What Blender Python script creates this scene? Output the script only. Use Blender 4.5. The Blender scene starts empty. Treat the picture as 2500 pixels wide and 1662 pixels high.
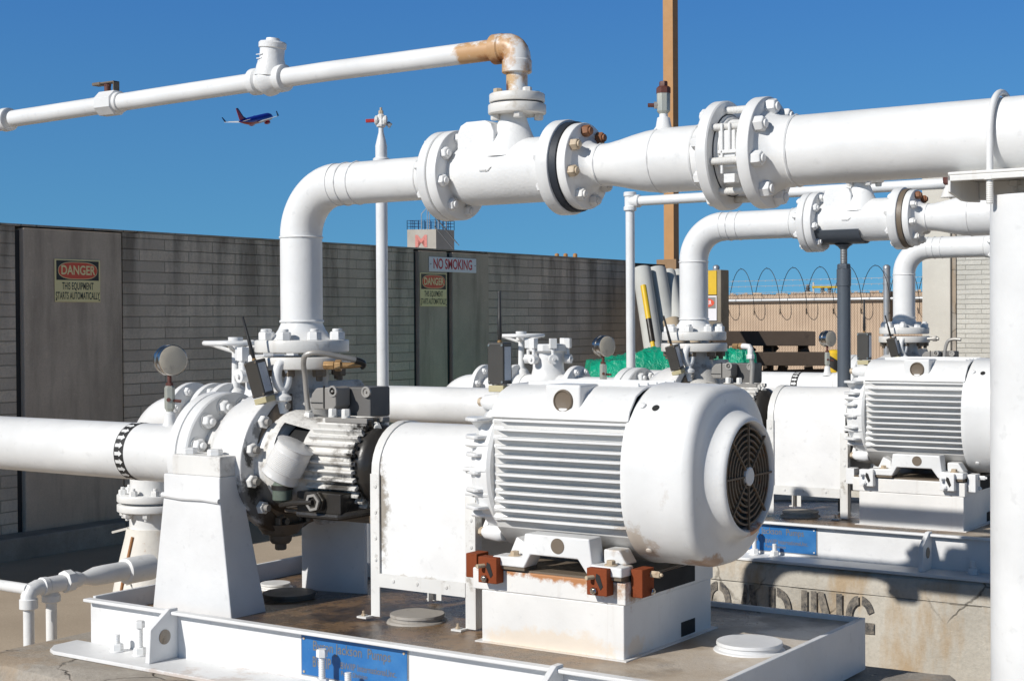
import bpy, math, random
from mathutils import Vector, Matrix, Quaternion
R=math.radians; PI=math.pi; random.seed(7)
# ------------------------------------------------------------------ camera, sky, sun, exposure
sc=bpy.context.scene; COL=sc.collection
cam=bpy.data.objects.new('camera',bpy.data.cameras.new('camera')); COL.objects.link(cam); sc.camera=cam
cam.data.sensor_width=36; cam.data.lens=52.8; cam.data.clip_start=.05; cam.data.clip_end=4000
F=Vector((-.563,.8264,0)).normalized(); RT=Vector((F.y,-F.x,0)); UP=Vector((0,0,1))
_p=R(.75); _r=R(.35)
FW=F*math.cos(_p)-UP*math.sin(_p); _u=F*math.sin(_p)+UP*math.cos(_p)
CU=_u*math.cos(_r)+RT*math.sin(_r); CR=RT*math.cos(_r)-_u*math.sin(_r)
CAM=Vector((2.781,-3.064,1.6))
cam.matrix_world=Matrix(((CR.x,CU.x,-FW.x,CAM.x),(CR.y,CU.y,-FW.y,CAM.y),(CR.z,CU.z,-FW.z,CAM.z),(0,0,0,1)))
LD=Vector((.46,1.49,-1.0)).normalized()            # direction sunlight travels
sun=bpy.data.objects.new('sun',bpy.data.lights.new('sun','SUN')); COL.objects.link(sun)
sun.data.energy=4.5; sun.data.angle=R(.5); sun.data.color=(1,.965,.91)
sun.rotation_euler=LD.to_track_quat('-Z','Y').to_euler()
w=bpy.data.worlds.new('World'); sc.world=w; w.use_nodes=True
nt=w.node_tree; sky=nt.nodes.new('ShaderNodeTexSky'); sky.sky_type='NISHITA'; sky.sun_disc=False
sky.sun_elevation=math.asin(-LD.z); sky.sun_rotation=math.atan2(-LD.x,-LD.y)
sky.altitude=0; sky.air_density=1.0; sky.dust_density=.15; sky.ozone_density=3
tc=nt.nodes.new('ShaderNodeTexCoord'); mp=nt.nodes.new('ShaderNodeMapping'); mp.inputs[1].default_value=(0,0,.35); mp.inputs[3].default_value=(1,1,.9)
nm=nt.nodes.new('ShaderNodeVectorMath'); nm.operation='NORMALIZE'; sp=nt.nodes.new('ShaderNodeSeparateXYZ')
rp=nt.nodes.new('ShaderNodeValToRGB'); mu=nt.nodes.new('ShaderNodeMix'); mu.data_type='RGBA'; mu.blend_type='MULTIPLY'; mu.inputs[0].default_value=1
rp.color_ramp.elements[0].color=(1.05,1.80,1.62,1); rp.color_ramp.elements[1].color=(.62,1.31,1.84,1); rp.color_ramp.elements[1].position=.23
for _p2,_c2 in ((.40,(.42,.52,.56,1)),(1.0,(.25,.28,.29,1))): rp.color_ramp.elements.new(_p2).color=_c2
nt.links.new(tc.outputs['Generated'],mp.inputs[0]); nt.links.new(mp.outputs[0],nm.inputs[0]); nt.links.new(nm.outputs[0],sky.inputs[0])
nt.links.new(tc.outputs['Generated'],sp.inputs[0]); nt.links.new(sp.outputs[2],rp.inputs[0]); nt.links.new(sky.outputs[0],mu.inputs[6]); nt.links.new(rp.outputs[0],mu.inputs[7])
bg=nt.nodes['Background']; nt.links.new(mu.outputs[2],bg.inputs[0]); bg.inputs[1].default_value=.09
sc.view_settings.view_transform='Standard'; sc.view_settings.look='None'; sc.view_settings.exposure=0; sc.view_settings.gamma=1
# ------------------------------------------------------------------ materials
def hexc(r,g,b): 
    f=lambda v:(v/255/12.92) if v/255<=.04045 else ((v/255+.055)/1.055)**2.4
    return (f(r),f(g),f(b),1)
class NT:
    def __init__(s,name):
        s.m=bpy.data.materials.new(name); s.m.use_nodes=True; s.t=s.m.node_tree; s.b=s.t.nodes['Principled BSDF']
    def n(s,typ,ins=None,**kw):
        x=s.t.nodes.new('ShaderNode'+typ)
        for k,v in kw.items(): setattr(x,k,v)
        for k,v in (ins or {}).items():
            if hasattr(v,'is_output'): s.t.links.new(v,x.inputs[k])
            else: x.inputs[k].default_value=v
        return x
    def l(s,a,b): s.t.links.new(a,b)
    def set(s,k,v):
        if hasattr(v,'is_output'): s.l(v,s.b.inputs[k])
        else: s.b.inputs[k].default_value=v
    def noise(s,vec,scale,detail=4,rough=.55): return s.n('TexNoise',{'Vector':vec,'Scale':scale,'Detail':detail,'Roughness':rough}).outputs['Fac']
    def ramp(s,f,a,b,lo=0,hi=1): return s.n('MapRange',{0:f,1:a,2:b,3:lo,4:hi}).outputs[0]
    def mix(s,f,a,b):
        x=s.n('Mix',data_type='RGBA')
        for sock,v in ((x.inputs[0],f),(x.inputs[6],a),(x.inputs[7],b)):
            if hasattr(v,'is_output'): s.l(v,sock)
            else: sock.default_value=v
        return x.outputs[2]
    def math(s,op,a,b=0.):
        return s.n('Math',{0:a,1:b},operation=op).outputs[0]
    def bump(s,h,st=.3,d=.002,nrm=None):
        x=s.n('Bump',{'Height':h,'Strength':st,'Distance':d})
        if nrm: s.l(nrm,x.inputs['Normal'])
        return x.outputs[0]
def paint(name,col,rough=.38,var=.075,dirt=0,dirtcol=(.10,.07,.045,1),dscale=9,rust=0,rustcol=(.20,.065,.02,1),bump=.25,bscale=70,lump=.3,metal=0,spots=(),drip=0,spec=.5):
    N=NT(name); tc=N.n('TexCoord').outputs['Object']; pos=N.n('NewGeometry').outputs['Position']
    c=col if len(col)==4 else (*col,1)
    dk=tuple(v*(1-var*2.2) for v in c[:3])+(1,)
    base=N.mix(N.ramp(N.noise(tc,4,5),.35,.7),c,dk)
    base=N.mix(N.ramp(N.noise(tc,38,3),.62,.72,0,.35),base,tuple(v*(1-var*4) for v in c[:3])+(1,))
    if dirt:
        n=N.noise(tc,dscale,9,.68); base=N.mix(N.ramp(n,.72-.34*dirt,.80-.22*dirt,0,min(1,.35+dirt*.8)),base,dirtcol)
    if drip:
        mp=N.n('Mapping',{'Vector':tc,'Scale':(30,30,2.2)}).outputs[0]
        n=N.noise(mp,1,5,.6); base=N.mix(N.ramp(n,.58,.78,0,drip),base,(.30,.20,.12,1))
    if rust:
        n=N.noise(tc,dscale*2.1,8,.7); base=N.mix(N.ramp(n,.74-.36*rust,.79-.30*rust,0,.95),base,rustcol)
    for (x,y,z,r,sx,sc_,st,k) in spots:      # paint worn or stained round a point of the plant
        v=N.n('VectorMath',{0:pos,1:(x,y,z)},operation='SUBTRACT').outputs[0]
        v=N.n('VectorMath',{0:v,1:sx},operation='MULTIPLY').outputs[0]
        d=N.n('VectorMath',{0:v},operation='LENGTH').outputs['Value']
        q=N.math('SUBTRACT',N.ramp(d,0,r,1,0),N.ramp(N.noise(pos,sc_*.45,8,.7),.3,.7,0,.8))
        base=N.mix(N.ramp(q,0,.25,0,st),base,k)
    N.set('Base Color',base); N.set('Metallic',metal); N.set('Specular IOR Level',spec)
    N.set('Roughness',N.ramp(N.noise(tc,12,4),.3,.7,rough-.07,rough+.1))
    h=N.math('ADD',N.math('MULTIPLY',N.noise(tc,bscale,3),bump),N.math('MULTIPLY',N.noise(tc,11,4),lump*2.5))
    N.set('Normal',N.bump(h,.35,.0022))
    return N.m
W0=(.77,.77,.76)
UX_,UY_,UZ_,US_=-.0726,.08,-.0418,1.0261
def UL(x,y,z): return (x*US_+UX_,y*US_+UY_,z*US_+UZ_)
RUST=(.33,.13,.035,1); RUSTD=(.10,.035,.015,1); GREASE=(.012,.010,.008,1); TAN=(.52,.40,.26,1)
WHITE=paint('white_enamel',W0,dirt=.16,dirtcol=(.50,.47,.42,1),dscale=7,bump=.5,bscale=55,lump=.8)
WHITEC=paint('white_enamel_cast',W0,rough=.42,dirt=.12,dirtcol=(.5,.47,.42,1),bump=1.1,bscale=140,lump=.8)
WHITED=paint('white_enamel_dirty',(.74,.73,.70),dirt=.42,dirtcol=(.22,.19,.155,1),drip=.25,bump=.5)
WHITEF=paint('white_enamel_pipe_rust',W0,dirt=.10,dirtcol=(.5,.47,.42,1),spots=[
  (*UL(.655,0,2.255),.17,(.8,1,1.1),26,.9,(.47,.25,.085,1)),(*UL(.675,0,2.245),.075,(.9,1,1),30,.95,(.30,.12,.03,1)),(*UL(.70,-.02,2.19),.07,(1.6,1,.7),40,.9,(.50,.30,.11,1)),
  (*UL(.69,0,2.215),.04,(1,1,1),50,.9,RUST),(*UL(.655,0,2.240),.055,(.6,1,1.5),34,.9,RUST),(*UL(.680,0,2.235),.035,(1,1,1),50,.95,RUSTD),(*UL(.697,-.02,2.172),.022,(1,1,.7),60,.9,RUSTD)])
FLRUST=paint('white_enamel_flange_rust',(.72,.70,.66),dirt=.45,dirtcol=(.46,.40,.31,1),rust=.10,dscale=14,bump=.5)
PUMPW=paint('pump_casing_paint',(.74,.73,.71),dirt=.36,dirtcol=(.20,.16,.12,1),bump=.9,bscale=110,lump=.8,spots=[
  (-.02,-.0,1.01,.21,(1,1,1.15),18,1,(.035,.024,.016,1)),(-.02,-.14,1.13,.12,(1,1,1),24,.8,GREASE),(-.045,-.16,1.25,.035,(1,1,.6),60,.9,GREASE),(-.045,-.15,1.15,.04,(1,1,.6),60,.9,GREASE),(-.045,-.05,1.06,.13,(1,1,1),20,.95,(.05,.036,.025,1)),(-.046,-.13,1.31,.03,(1,1,.6),60,.7,GREASE),
  (-.05,.05,1.43,.12,(1,1,1.5),26,.85,(.14,.12,.10,1))])
NOZZLE=paint('nozzle_dirty_grey',(.55,.54,.52),dirt=.55,dirtcol=(.10,.09,.08,1),dscale=14,bump=1.1,lump=1)
FRAMEW=paint('bearing_frame_paint',(.70,.68,.64),dirt=.58,dirtcol=(.12,.095,.07,1),dscale=16,bump=1.4,bscale=90,lump=1,spots=[
  (.31,-.03,1.23,.17,(1.5,.9,.9),34,1,GREASE),(.18,-.10,1.10,.12,(1,1,1),30,1,GREASE),(.27,-.03,1.33,.10,(1,1,1),30,1,GREASE),(.20,-.1,1.15,.09,(1,1,1),30,.9,(.03,.025,.02,1))])
GREASY=paint('greasy_black_metal',(.030,.027,.024),rough=.3,dirt=.4,dirtcol=(.10,.085,.06,1),bump=1,lump=1)
BROWNM=paint('soiled_brown_metal',(.16,.125,.09),rough=.5,dirt=.5,dirtcol=(.04,.028,.018,1),bump=1,lump=1)
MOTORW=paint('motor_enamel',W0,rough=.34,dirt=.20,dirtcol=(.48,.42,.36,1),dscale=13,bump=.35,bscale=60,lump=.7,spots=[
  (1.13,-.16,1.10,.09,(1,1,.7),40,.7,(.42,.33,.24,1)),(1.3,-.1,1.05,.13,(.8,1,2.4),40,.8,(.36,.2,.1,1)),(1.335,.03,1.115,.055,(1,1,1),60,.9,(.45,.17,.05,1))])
MOTORG=paint('motor_body_shaded_grey',(.56,.55,.53),rough=.4,dirt=.30,dirtcol=(.33,.30,.27,1),dscale=20,bump=.8,lump=.8)  # white enamel greyed: the shade between the fins is put into the colour
GRILLE=paint('rusty_grille',(.17,.13,.09),rough=.7,dirt=.55,dirtcol=(.07,.035,.015,1),dscale=40,rust=.5,rustcol=(.20,.085,.03,1),bump=.8)
DARK=paint('cavity_shade_fill',(.012,.012,.012),rough=.8,var=.02)  # near-black colour stands in for the shade inside openings and hollows
GUARDW=paint('guard_enamel',(.79,.785,.77),rough=.36,dirt=.12,dirtcol=(.40,.36,.30,1),bump=.3,lump=1.2,spots=[
  (.37,-.125,1.12,.17,(3.2,1,.75),36,.8,(.20,.16,.11,1)),(.50,-.125,.945,.12,(.6,1,3),44,.7,(.35,.29,.22,1))])
GUARDD=paint('guard_frame_enamel',(.74,.73,.70),dirt=.38,dirtcol=(.22,.18,.13,1),dscale=22,bump=.5,drip=.3)
BASEW=paint('skid_enamel',(.77,.77,.765),rough=.42,dirt=.10,dirtcol=(.42,.38,.32,1),bump=.4,lump=1.2,spots=[
  (.30,-.476,.732,.45,(.5,1,30),30,.5,(.42,.30,.22,1)),(1.3,-.3,.86,.20,(1,1,1),20,.5,TAN)])
PEDW=paint('pedestal_enamel',(.79,.775,.745),rough=.42,dirt=.10,dirtcol=(.62,.50,.36,1),bump=.4,lump=.8,drip=.22,spots=[
  (.95,-.213,1.026,.30,(.75,1,9),40,.95,(.42,.17,.05,1)),(1.135,-.1,1.02,.20,(1,.8,2.6),30,.85,(.40,.22,.10,1)),(.95,-.21,.87,.3,(.9,1,5),24,.55,(.70,.56,.40,1))])
CHOCK=paint('rust_red_block',(.22,.052,.018),rough=.82,var=.12,dirt=.35,dirtcol=(.10,.028,.012,1),dscale=24,bump=1.3,bscale=180,lump=.5,spec=.2)
BRASSR=paint('tarnished_fitting',(.42,.26,.12),rough=.45,metal=.5,dirt=.4,dirtcol=(.10,.06,.03,1),dscale=50,bump=.5)
DRUST2=paint('brown_rust_nut',(.24,.10,.045),rough=.6,dirt=.5,dirtcol=(.08,.03,.015,1),dscale=60,bump=.7)
RNUT=paint('rusty_nut',(.50,.40,.28),rough=.55,dirt=.5,dirtcol=(.16,.07,.03,1),dscale=60,rust=.35,rustcol=(.20,.07,.025,1),bump=.5)
DRUST=paint('dark_rust_metal',(.11,.035,.025),rough=.6,dirt=.4,dirtcol=(.05,.02,.015,1),dscale=50,bump=.7)
WORN=paint('worn_valve_metal',(.42,.43,.38),rough=.45,metal=.35,dirt=.3,dirtcol=(.20,.19,.15,1),dscale=40,rust=.22,rustcol=(.20,.07,.02,1),bump=.5)
STEEL=paint('stainless_case',(.55,.52,.48),rough=.22,metal=1,dirt=.15,dirtcol=(.25,.2,.15,1),bump=.1,lump=.1)
DIAL=paint('hazed_gauge_glass',(.56,.50,.40),rough=.42,dirt=.45,dirtcol=(.30,.26,.21,1),dscale=34,bump=.1,lump=.2)
BLACKP=paint('black_plastic',(.022,.020,.018),rough=.38,var=.05,bump=.4,lump=.1)
BOXG=paint('dark_enclosure',(.050,.046,.040),rough=.42,var=.05,bump=.3,lump=.1)
LABELM=paint('silver_label',(.42,.46,.52),rough=.35,dirt=.5,dirtcol=(.20,.22,.27,1),dscale=180,bump=.1)
BRASSB=paint('cream_mount_block',(.50,.44,.26),rough=.5,dirt=.25,dirtcol=(.30,.24,.12,1),dscale=30,bump=.4)
CANM=paint('painted_can',(.72,.71,.69),rough=.33,dirt=.3,dirtcol=(.42,.37,.31,1),dscale=20,bump=.3,spots=[(.05,-.13,1.19,.07,(1,1,1),30,.6,(.6,.5,.38,1))])
OILER=paint('green_grey_bowl',(.13,.16,.13),rough=.3,dirt=.4,dirtcol=(.04,.04,.03,1),bump=.2)
CONDG=paint('conduit_box_grey',(.27,.255,.235),rough=.5,dirt=.25,dirtcol=(.16,.14,.12,1),dscale=16,bump=.6)
CONDL=paint('stained_cover_metal',(.36,.33,.29),rough=.6,dirt=.4,dirtcol=(.17,.13,.09,1),dscale=24,bump=1)
CONDD=paint('conduit_box_dark',(.12,.115,.11),rough=.55,dirt=.3,dirtcol=(.07,.065,.06,1),bump=.6)
TUBEM=paint('dull_steel_tube',(.42,.40,.37),rough=.4,metal=.4,dirt=.4,dirtcol=(.22,.19,.15,1),dscale=40,bump=.4)
GASKET=paint('black_rubber_gasket',(.018,.024,.034),rough=.55,dirt=.35,dirtcol=(.06,.075,.095,1),bump=.6)
GREYP=paint('grey_machine_paint',(.085,.10,.12),rough=.42,var=.05,bump=.3,spots=())
GREYT=paint('zinc_thread',(.26,.27,.28),rough=.45,metal=.5,bump=.4)
ALU=paint('galvanised_steel',(.42,.43,.44),rough=.4,metal=.6,dirt=.2,dirtcol=(.3,.3,.3,1),bump=.3)
REDH=paint('red_vinyl_handle',(.45,.035,.03),rough=.4,var=.05)
TANP=paint('ochre_column_paint',(.42,.215,.075),rough=.6,var=.04,drip=0,bump=.2)
TANP2=paint('brown_cap_paint',(.26,.155,.075),rough=.65,var=.06,dirt=.3,dirtcol=(.16,.09,.045,1),bump=.3)
SHAFT=paint('soiled_shaft',(.28,.22,.16),rough=.35,metal=.6,dirt=.4,dirtcol=(.12,.08,.05,1),bump=.2)
def concrete(name,col,dark,var=.5,stain=0,staincol=(.40,.26,.12,1),bump=.5,rough=.85,scale=3,cracks=0,grain=.3,streak=0):
    N=NT(name); tc=N.n('NewGeometry').outputs['Position']
    n1=N.noise(tc,scale,9,.65); base=N.mix(N.ramp(n1,.35,.68),col,dark)
    base=N.mix(N.ramp(N.noise(tc,90,3,.6),.45,.7,0,grain),base,tuple(v*.55 for v in col[:3])+(1,))
    base=N.mix(N.ramp(N.noise(tc,26,6,.7),.60,.74,0,.35),base,tuple(min(1,v*1.35) for v in col[:3])+(1,))
    if streak:
        mp=N.n('Mapping',{'Vector':tc,'Scale':(5,5,.7)}).outputs[0]
        base=N.mix(N.ramp(N.noise(mp,1.4,8,.65),.46,.68,0,streak),base,tuple(v*.35 for v in col[:3])+(1,))
    if stain:
        mp=N.n('Mapping',{'Vector':tc,'Scale':(4.5,4.5,1.3)}).outputs[0]
        base=N.mix(N.ramp(N.noise(mp,1.3,7,.62),.48,.60,0,stain),base,staincol)
    h=N.math('ADD',N.noise(tc,70,6,.7),N.math('MULTIPLY',N.noise(tc,9,5),1.5))
    if cracks:
        v=N.n('TexVoronoi',{'Vector':N.mix(.12,tc,N.n('TexNoise',{'Vector':tc,'Scale':6.,'Detail':6.}).outputs['Color']),'Scale':cracks},feature='DISTANCE_TO_EDGE').outputs['Distance']
        k=N.ramp(v,.0,.012,1,0); k=N.math('MULTIPLY',k,N.ramp(N.noise(tc,2.2,3),.46,.56))
        base=N.mix(N.math('MULTIPLY',k,.75),base,(.05,.04,.03,1)); h=N.math('SUBTRACT',h,N.math('MULTIPLY',k,1.5))
    N.set('Base Color',base); N.set('Roughness',rough); N.set('Normal',N.bump(h,.6*bump+.1,.004)); N.set('Specular IOR Level',.25)
    return N.m
GROUND=concrete('tan_pavement',(.48,.395,.30,1),(.40,.325,.245,1),scale=1.2,grain=.25)
PLINTHM=concrete('plinth_concrete',(.53,.495,.43,1),(.40,.37,.315,1),stain=.65,staincol=(.36,.235,.11,1),cracks=2.6,bump=1)
PLINTHT=concrete('plinth_concrete_weathered',(.42,.38,.33,1),(.27,.24,.20,1),stain=.45,staincol=(.33,.22,.12,1),cracks=3,bump=1.2,scale=5,grain=.5)
COLC=concrete('grey_panel_concrete',(.64,.515,.40,1),(.47,.375,.29,1),bump=.5,streak=.55,scale=2)
CURBC=concrete('curb_concrete',(.36,.33,.29,1),(.24,.22,.19,1),bump=.7,streak=.3,scale=4)
PALEC=concrete('pale_pilaster',(.60,.57,.50,1),(.52,.49,.43,1),bump=.4,scale=2,grain=.15)
BLOCKC=concrete('pillar_concrete',(.30,.26,.20,1),(.20,.17,.13,1),bump=.6,scale=3)
MBLK=concrete('far_concrete',(.52,.48,.42,1),(.42,.39,.34,1),bump=.2,scale=.8)
CAPD=paint('dark_mesh_cap',(.035,.035,.035),rough=.8)
def blockwall(name,axis,col,col2,mort,bw,bh,streak,bump=1.,var=1):
    N=NT(name); p=N.n('NewGeometry').outputs['Position']; s=N.n('SeparateXYZ',{0:p})
    v=N.n('CombineXYZ',{0:N.math('ADD',s.outputs[axis],N.math('MULTIPLY',N.noise(p,9,4),.012)),1:N.math('ADD',s.outputs[2],N.math('MULTIPLY',N.noise(p,7,4),.008))}).outputs[0]
    b=N.n('TexBrick',{'Vector':v,'Color1':col,'Color2':col2,'Mortar':mort,'Scale':1.,'Mortar Size':.0032,'Mortar Smooth':.35,'Brick Width':bw,'Row Height':bh,'Bias':-.1}); b.offset=.5
    base=N.mix(N.ramp(N.noise(p,60,5,.7),.45,.65,0,.5),b.outputs[0],tuple(c*.6 for c in col[:3])+(1,))
    base=N.mix(N.ramp(N.noise(p,1.6,7,.65),.42,.66,0,.6),base,tuple(c*.62 for c in col[:3])+(1,))
    if streak:   # water stains running down from the top of the wall
        mp=N.n('Mapping',{'Vector':p,'Scale':(3.4,3.4,.5)}).outputs[0]
        q=N.ramp(N.noise(mp,1.5,8,.62),.44,.62)
        q=N.math('MULTIPLY',q,N.ramp(s.outputs[2],1.35,2.1,.08,1))
        base=N.mix(N.math('MULTIPLY',q,streak),base,(.024,.019,.014,1))
    N.set('Base Color',base); N.set('Roughness',.9); N.set('Specular IOR Level',.2)
    h=N.math('ADD',N.math('MULTIPLY',b.outputs['Fac'],-2.2),N.math('MULTIPLY',N.noise(p,45,7,.75),1.6))
    N.set('Normal',N.bump(h,.9*bump,.006)); return N.m
BLOCKW=blockwall('weathered_block_wall',1,(.78,.65,.52,1),(.60,.50,.405,1),(.34,.285,.22,1),.41,.0685,.60)
BLOCKP=blockwall('pale_block_wall',0,(.62,.60,.54,1),(.57,.55,.49,1),(.50,.48,.42,1),.36,.055,0,bump=1.3)
def deckmat():
    N=NT('oily_deck'); p=N.n('TexCoord').outputs['Object']
    n=N.noise(p,3.2,7,.6); s=N.n('SeparateXYZ',{0:p})
    wet=N.math('ADD',N.ramp(s.outputs[0],.35,1.0,1.0,-.45),N.ramp(n,.3,.7,-.35,.35))
    k=N.ramp(wet,.25,.62)
    dirty=N.mix(N.ramp(N.noise(p,5,8,.7),.40,.60),(.030,.021,.013,1),(.23,.14,.07,1))
    dirty=N.mix(N.ramp(N.noise(p,38,6,.75),.5,.66,0,.7),dirty,(.035,.026,.018,1))
    clean=N.mix(N.ramp(N.noise(p,5,7,.65),.36,.68),(.60,.52,.42,1),(.42,.34,.25,1))
    pale=N.mix(N.ramp(s.outputs[0],.95,1.3),clean,(.66,.60,.52,1))
    N.set('Base Color',N.mix(k,pale,dirty)); N.set('Roughness',N.math('MULTIPLY',N.ramp(k,0,1,.62,.34),N.ramp(N.noise(p,5,8,.7),.40,.60,.45,1.)))
    N.set('Normal',N.bump(N.noise(p,85,6,.75),.6,.003)); return N.m
DECK=deckmat()
def nameblue():
    N=NT('blue_plate_enamel'); p=N.n('TexCoord').outputs['Object']
    c=N.mix(N.ramp(N.noise(p,7,6,.7),.45,.7,0,.7),(.018,.13,.36,1),(.06,.21,.44,1))
    c=N.mix(N.ramp(N.noise(p,120,3),.73,.77,0,.5),c,(.5,.55,.65,1)); N.set('Base Color',c); N.set('Roughness',.35); return N.m
BLUE=nameblue()
NICKEL=paint('etched_letter_metal',(.20,.185,.17),rough=.45,metal=.2,dirt=.3,dirtcol=(.22,.21,.2,1),dscale=60)
SLATM=None
def slatmat():
    N=NT('tan_privacy_slats'); p=N.n('NewGeometry').outputs['Position']; s=N.n('SeparateXYZ',{0:p})
    u=N.math('ADD',N.math('MULTIPLY',s.outputs[0],1.0),N.math('MULTIPLY',s.outputs[1],0))
    a=N.math('ADD',N.math('MULTIPLY',u,34.),N.math('MULTIPLY',s.outputs[2],22.)); f=N.math('FRACT',a)
    k=N.ramp(f,.16,.22,1,0)
    c=N.mix(N.ramp(N.noise(p,3,4),.4,.6),(.50,.37,.255,1),(.44,.32,.22,1)); c=N.mix(N.math('MULTIPLY',k,.7),c,(.12,.07,.05,1))
    N.set('Base Color',c); N.set('Roughness',.6); return N.m
SLATM=slatmat()
def tarpm():
    N=NT('green_tarpaulin'); p=N.n('TexCoord').outputs['Object']
    h=N.math('ADD',N.noise(p,9,7,.65),N.math('MULTIPLY',N.n('TexVoronoi',{'Vector':p,'Scale':22.},feature='DISTANCE_TO_EDGE').outputs['Distance'],.3))
    N.set('Base Color',N.mix(N.ramp(N.noise(p,4,5),.35,.65),(.005,.25,.14,1),(.010,.38,.22,1))); N.set('Roughness',.24); N.set('Normal',N.bump(h,.9,.03)); return N.m
TARP=tarpm()
WOOD=paint('weathered_dark_wood',(.095,.072,.056),rough=.8,dirt=.45,dirtcol=(.045,.034,.027,1),dscale=7,bump=1,spec=.2)
YEL=paint('yellow_enamel',(.75,.48,.02),rough=.5,dirt=.2,dirtcol=(.4,.25,.05,1))
BLK=paint('black_enamel',(.02,.02,.02),rough=.6)
TUBC=paint('fibre_duct_grey',(.52,.52,.49),rough=.85,dirt=.25,dirtcol=(.42,.41,.38,1),bump=1,spec=.2)
TUBT=paint('fibre_duct_tan',(.50,.40,.28),rough=.85,dirt=.2,dirtcol=(.36,.28,.2,1),bump=1,spec=.2)
SIGNC=paint("faded_cream_sign",(.86,.72,.36),rough=.45,var=.03); SIGNW=paint('white_sign',(.82,.80,.83),rough=.45,var=.03)
SIGNK=paint('sign_black',(.022,.018,.014),rough=.45,var=.02); SIGNR=paint('sign_red',(.72,.085,.035),rough=.45,var=.03)
SIGNR2=paint('sign_crimson',(.55,.015,.04),rough=.45,var=.02); SIGNK2=paint('sign_lettering_black',(.03,.035,.02),rough=.5,var=.02)
FADER=paint('faded_red_lettering',(.72,.27,.23),rough=.8,var=.08)
def stencil():
    N=NT('worn_stencil_paint'); p=N.n('NewGeometry').outputs['Position']
    k=N.ramp(N.noise(p,34,8,.8),.40,.60); N.set('Base Color',N.mix(k,(.045,.046,.05,1),(.25,.22,.18,1))); N.set('Roughness',.9); return N.m
STEN=stencil()
SKB=paint('airliner_blue',(.008,.030,.30),rough=.3,var=.02); SKR=paint('airliner_red',(.30,.012,.015),rough=.3,var=.02); SKW=paint('airliner_wing_grey',(.72,.72,.72),rough=.35,var=.02); SKD=paint('airliner_navy',(.008,.012,.07),rough=.3,var=.02)
WRAP=paint('peeling_pipe_wrap',(.74,.71,.65),rough=.6,dirt=.45,dirtcol=(.50,.38,.24,1),dscale=6,rust=.30,rustcol=(.46,.24,.10,1),bump=.8,lump=2.2)
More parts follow.
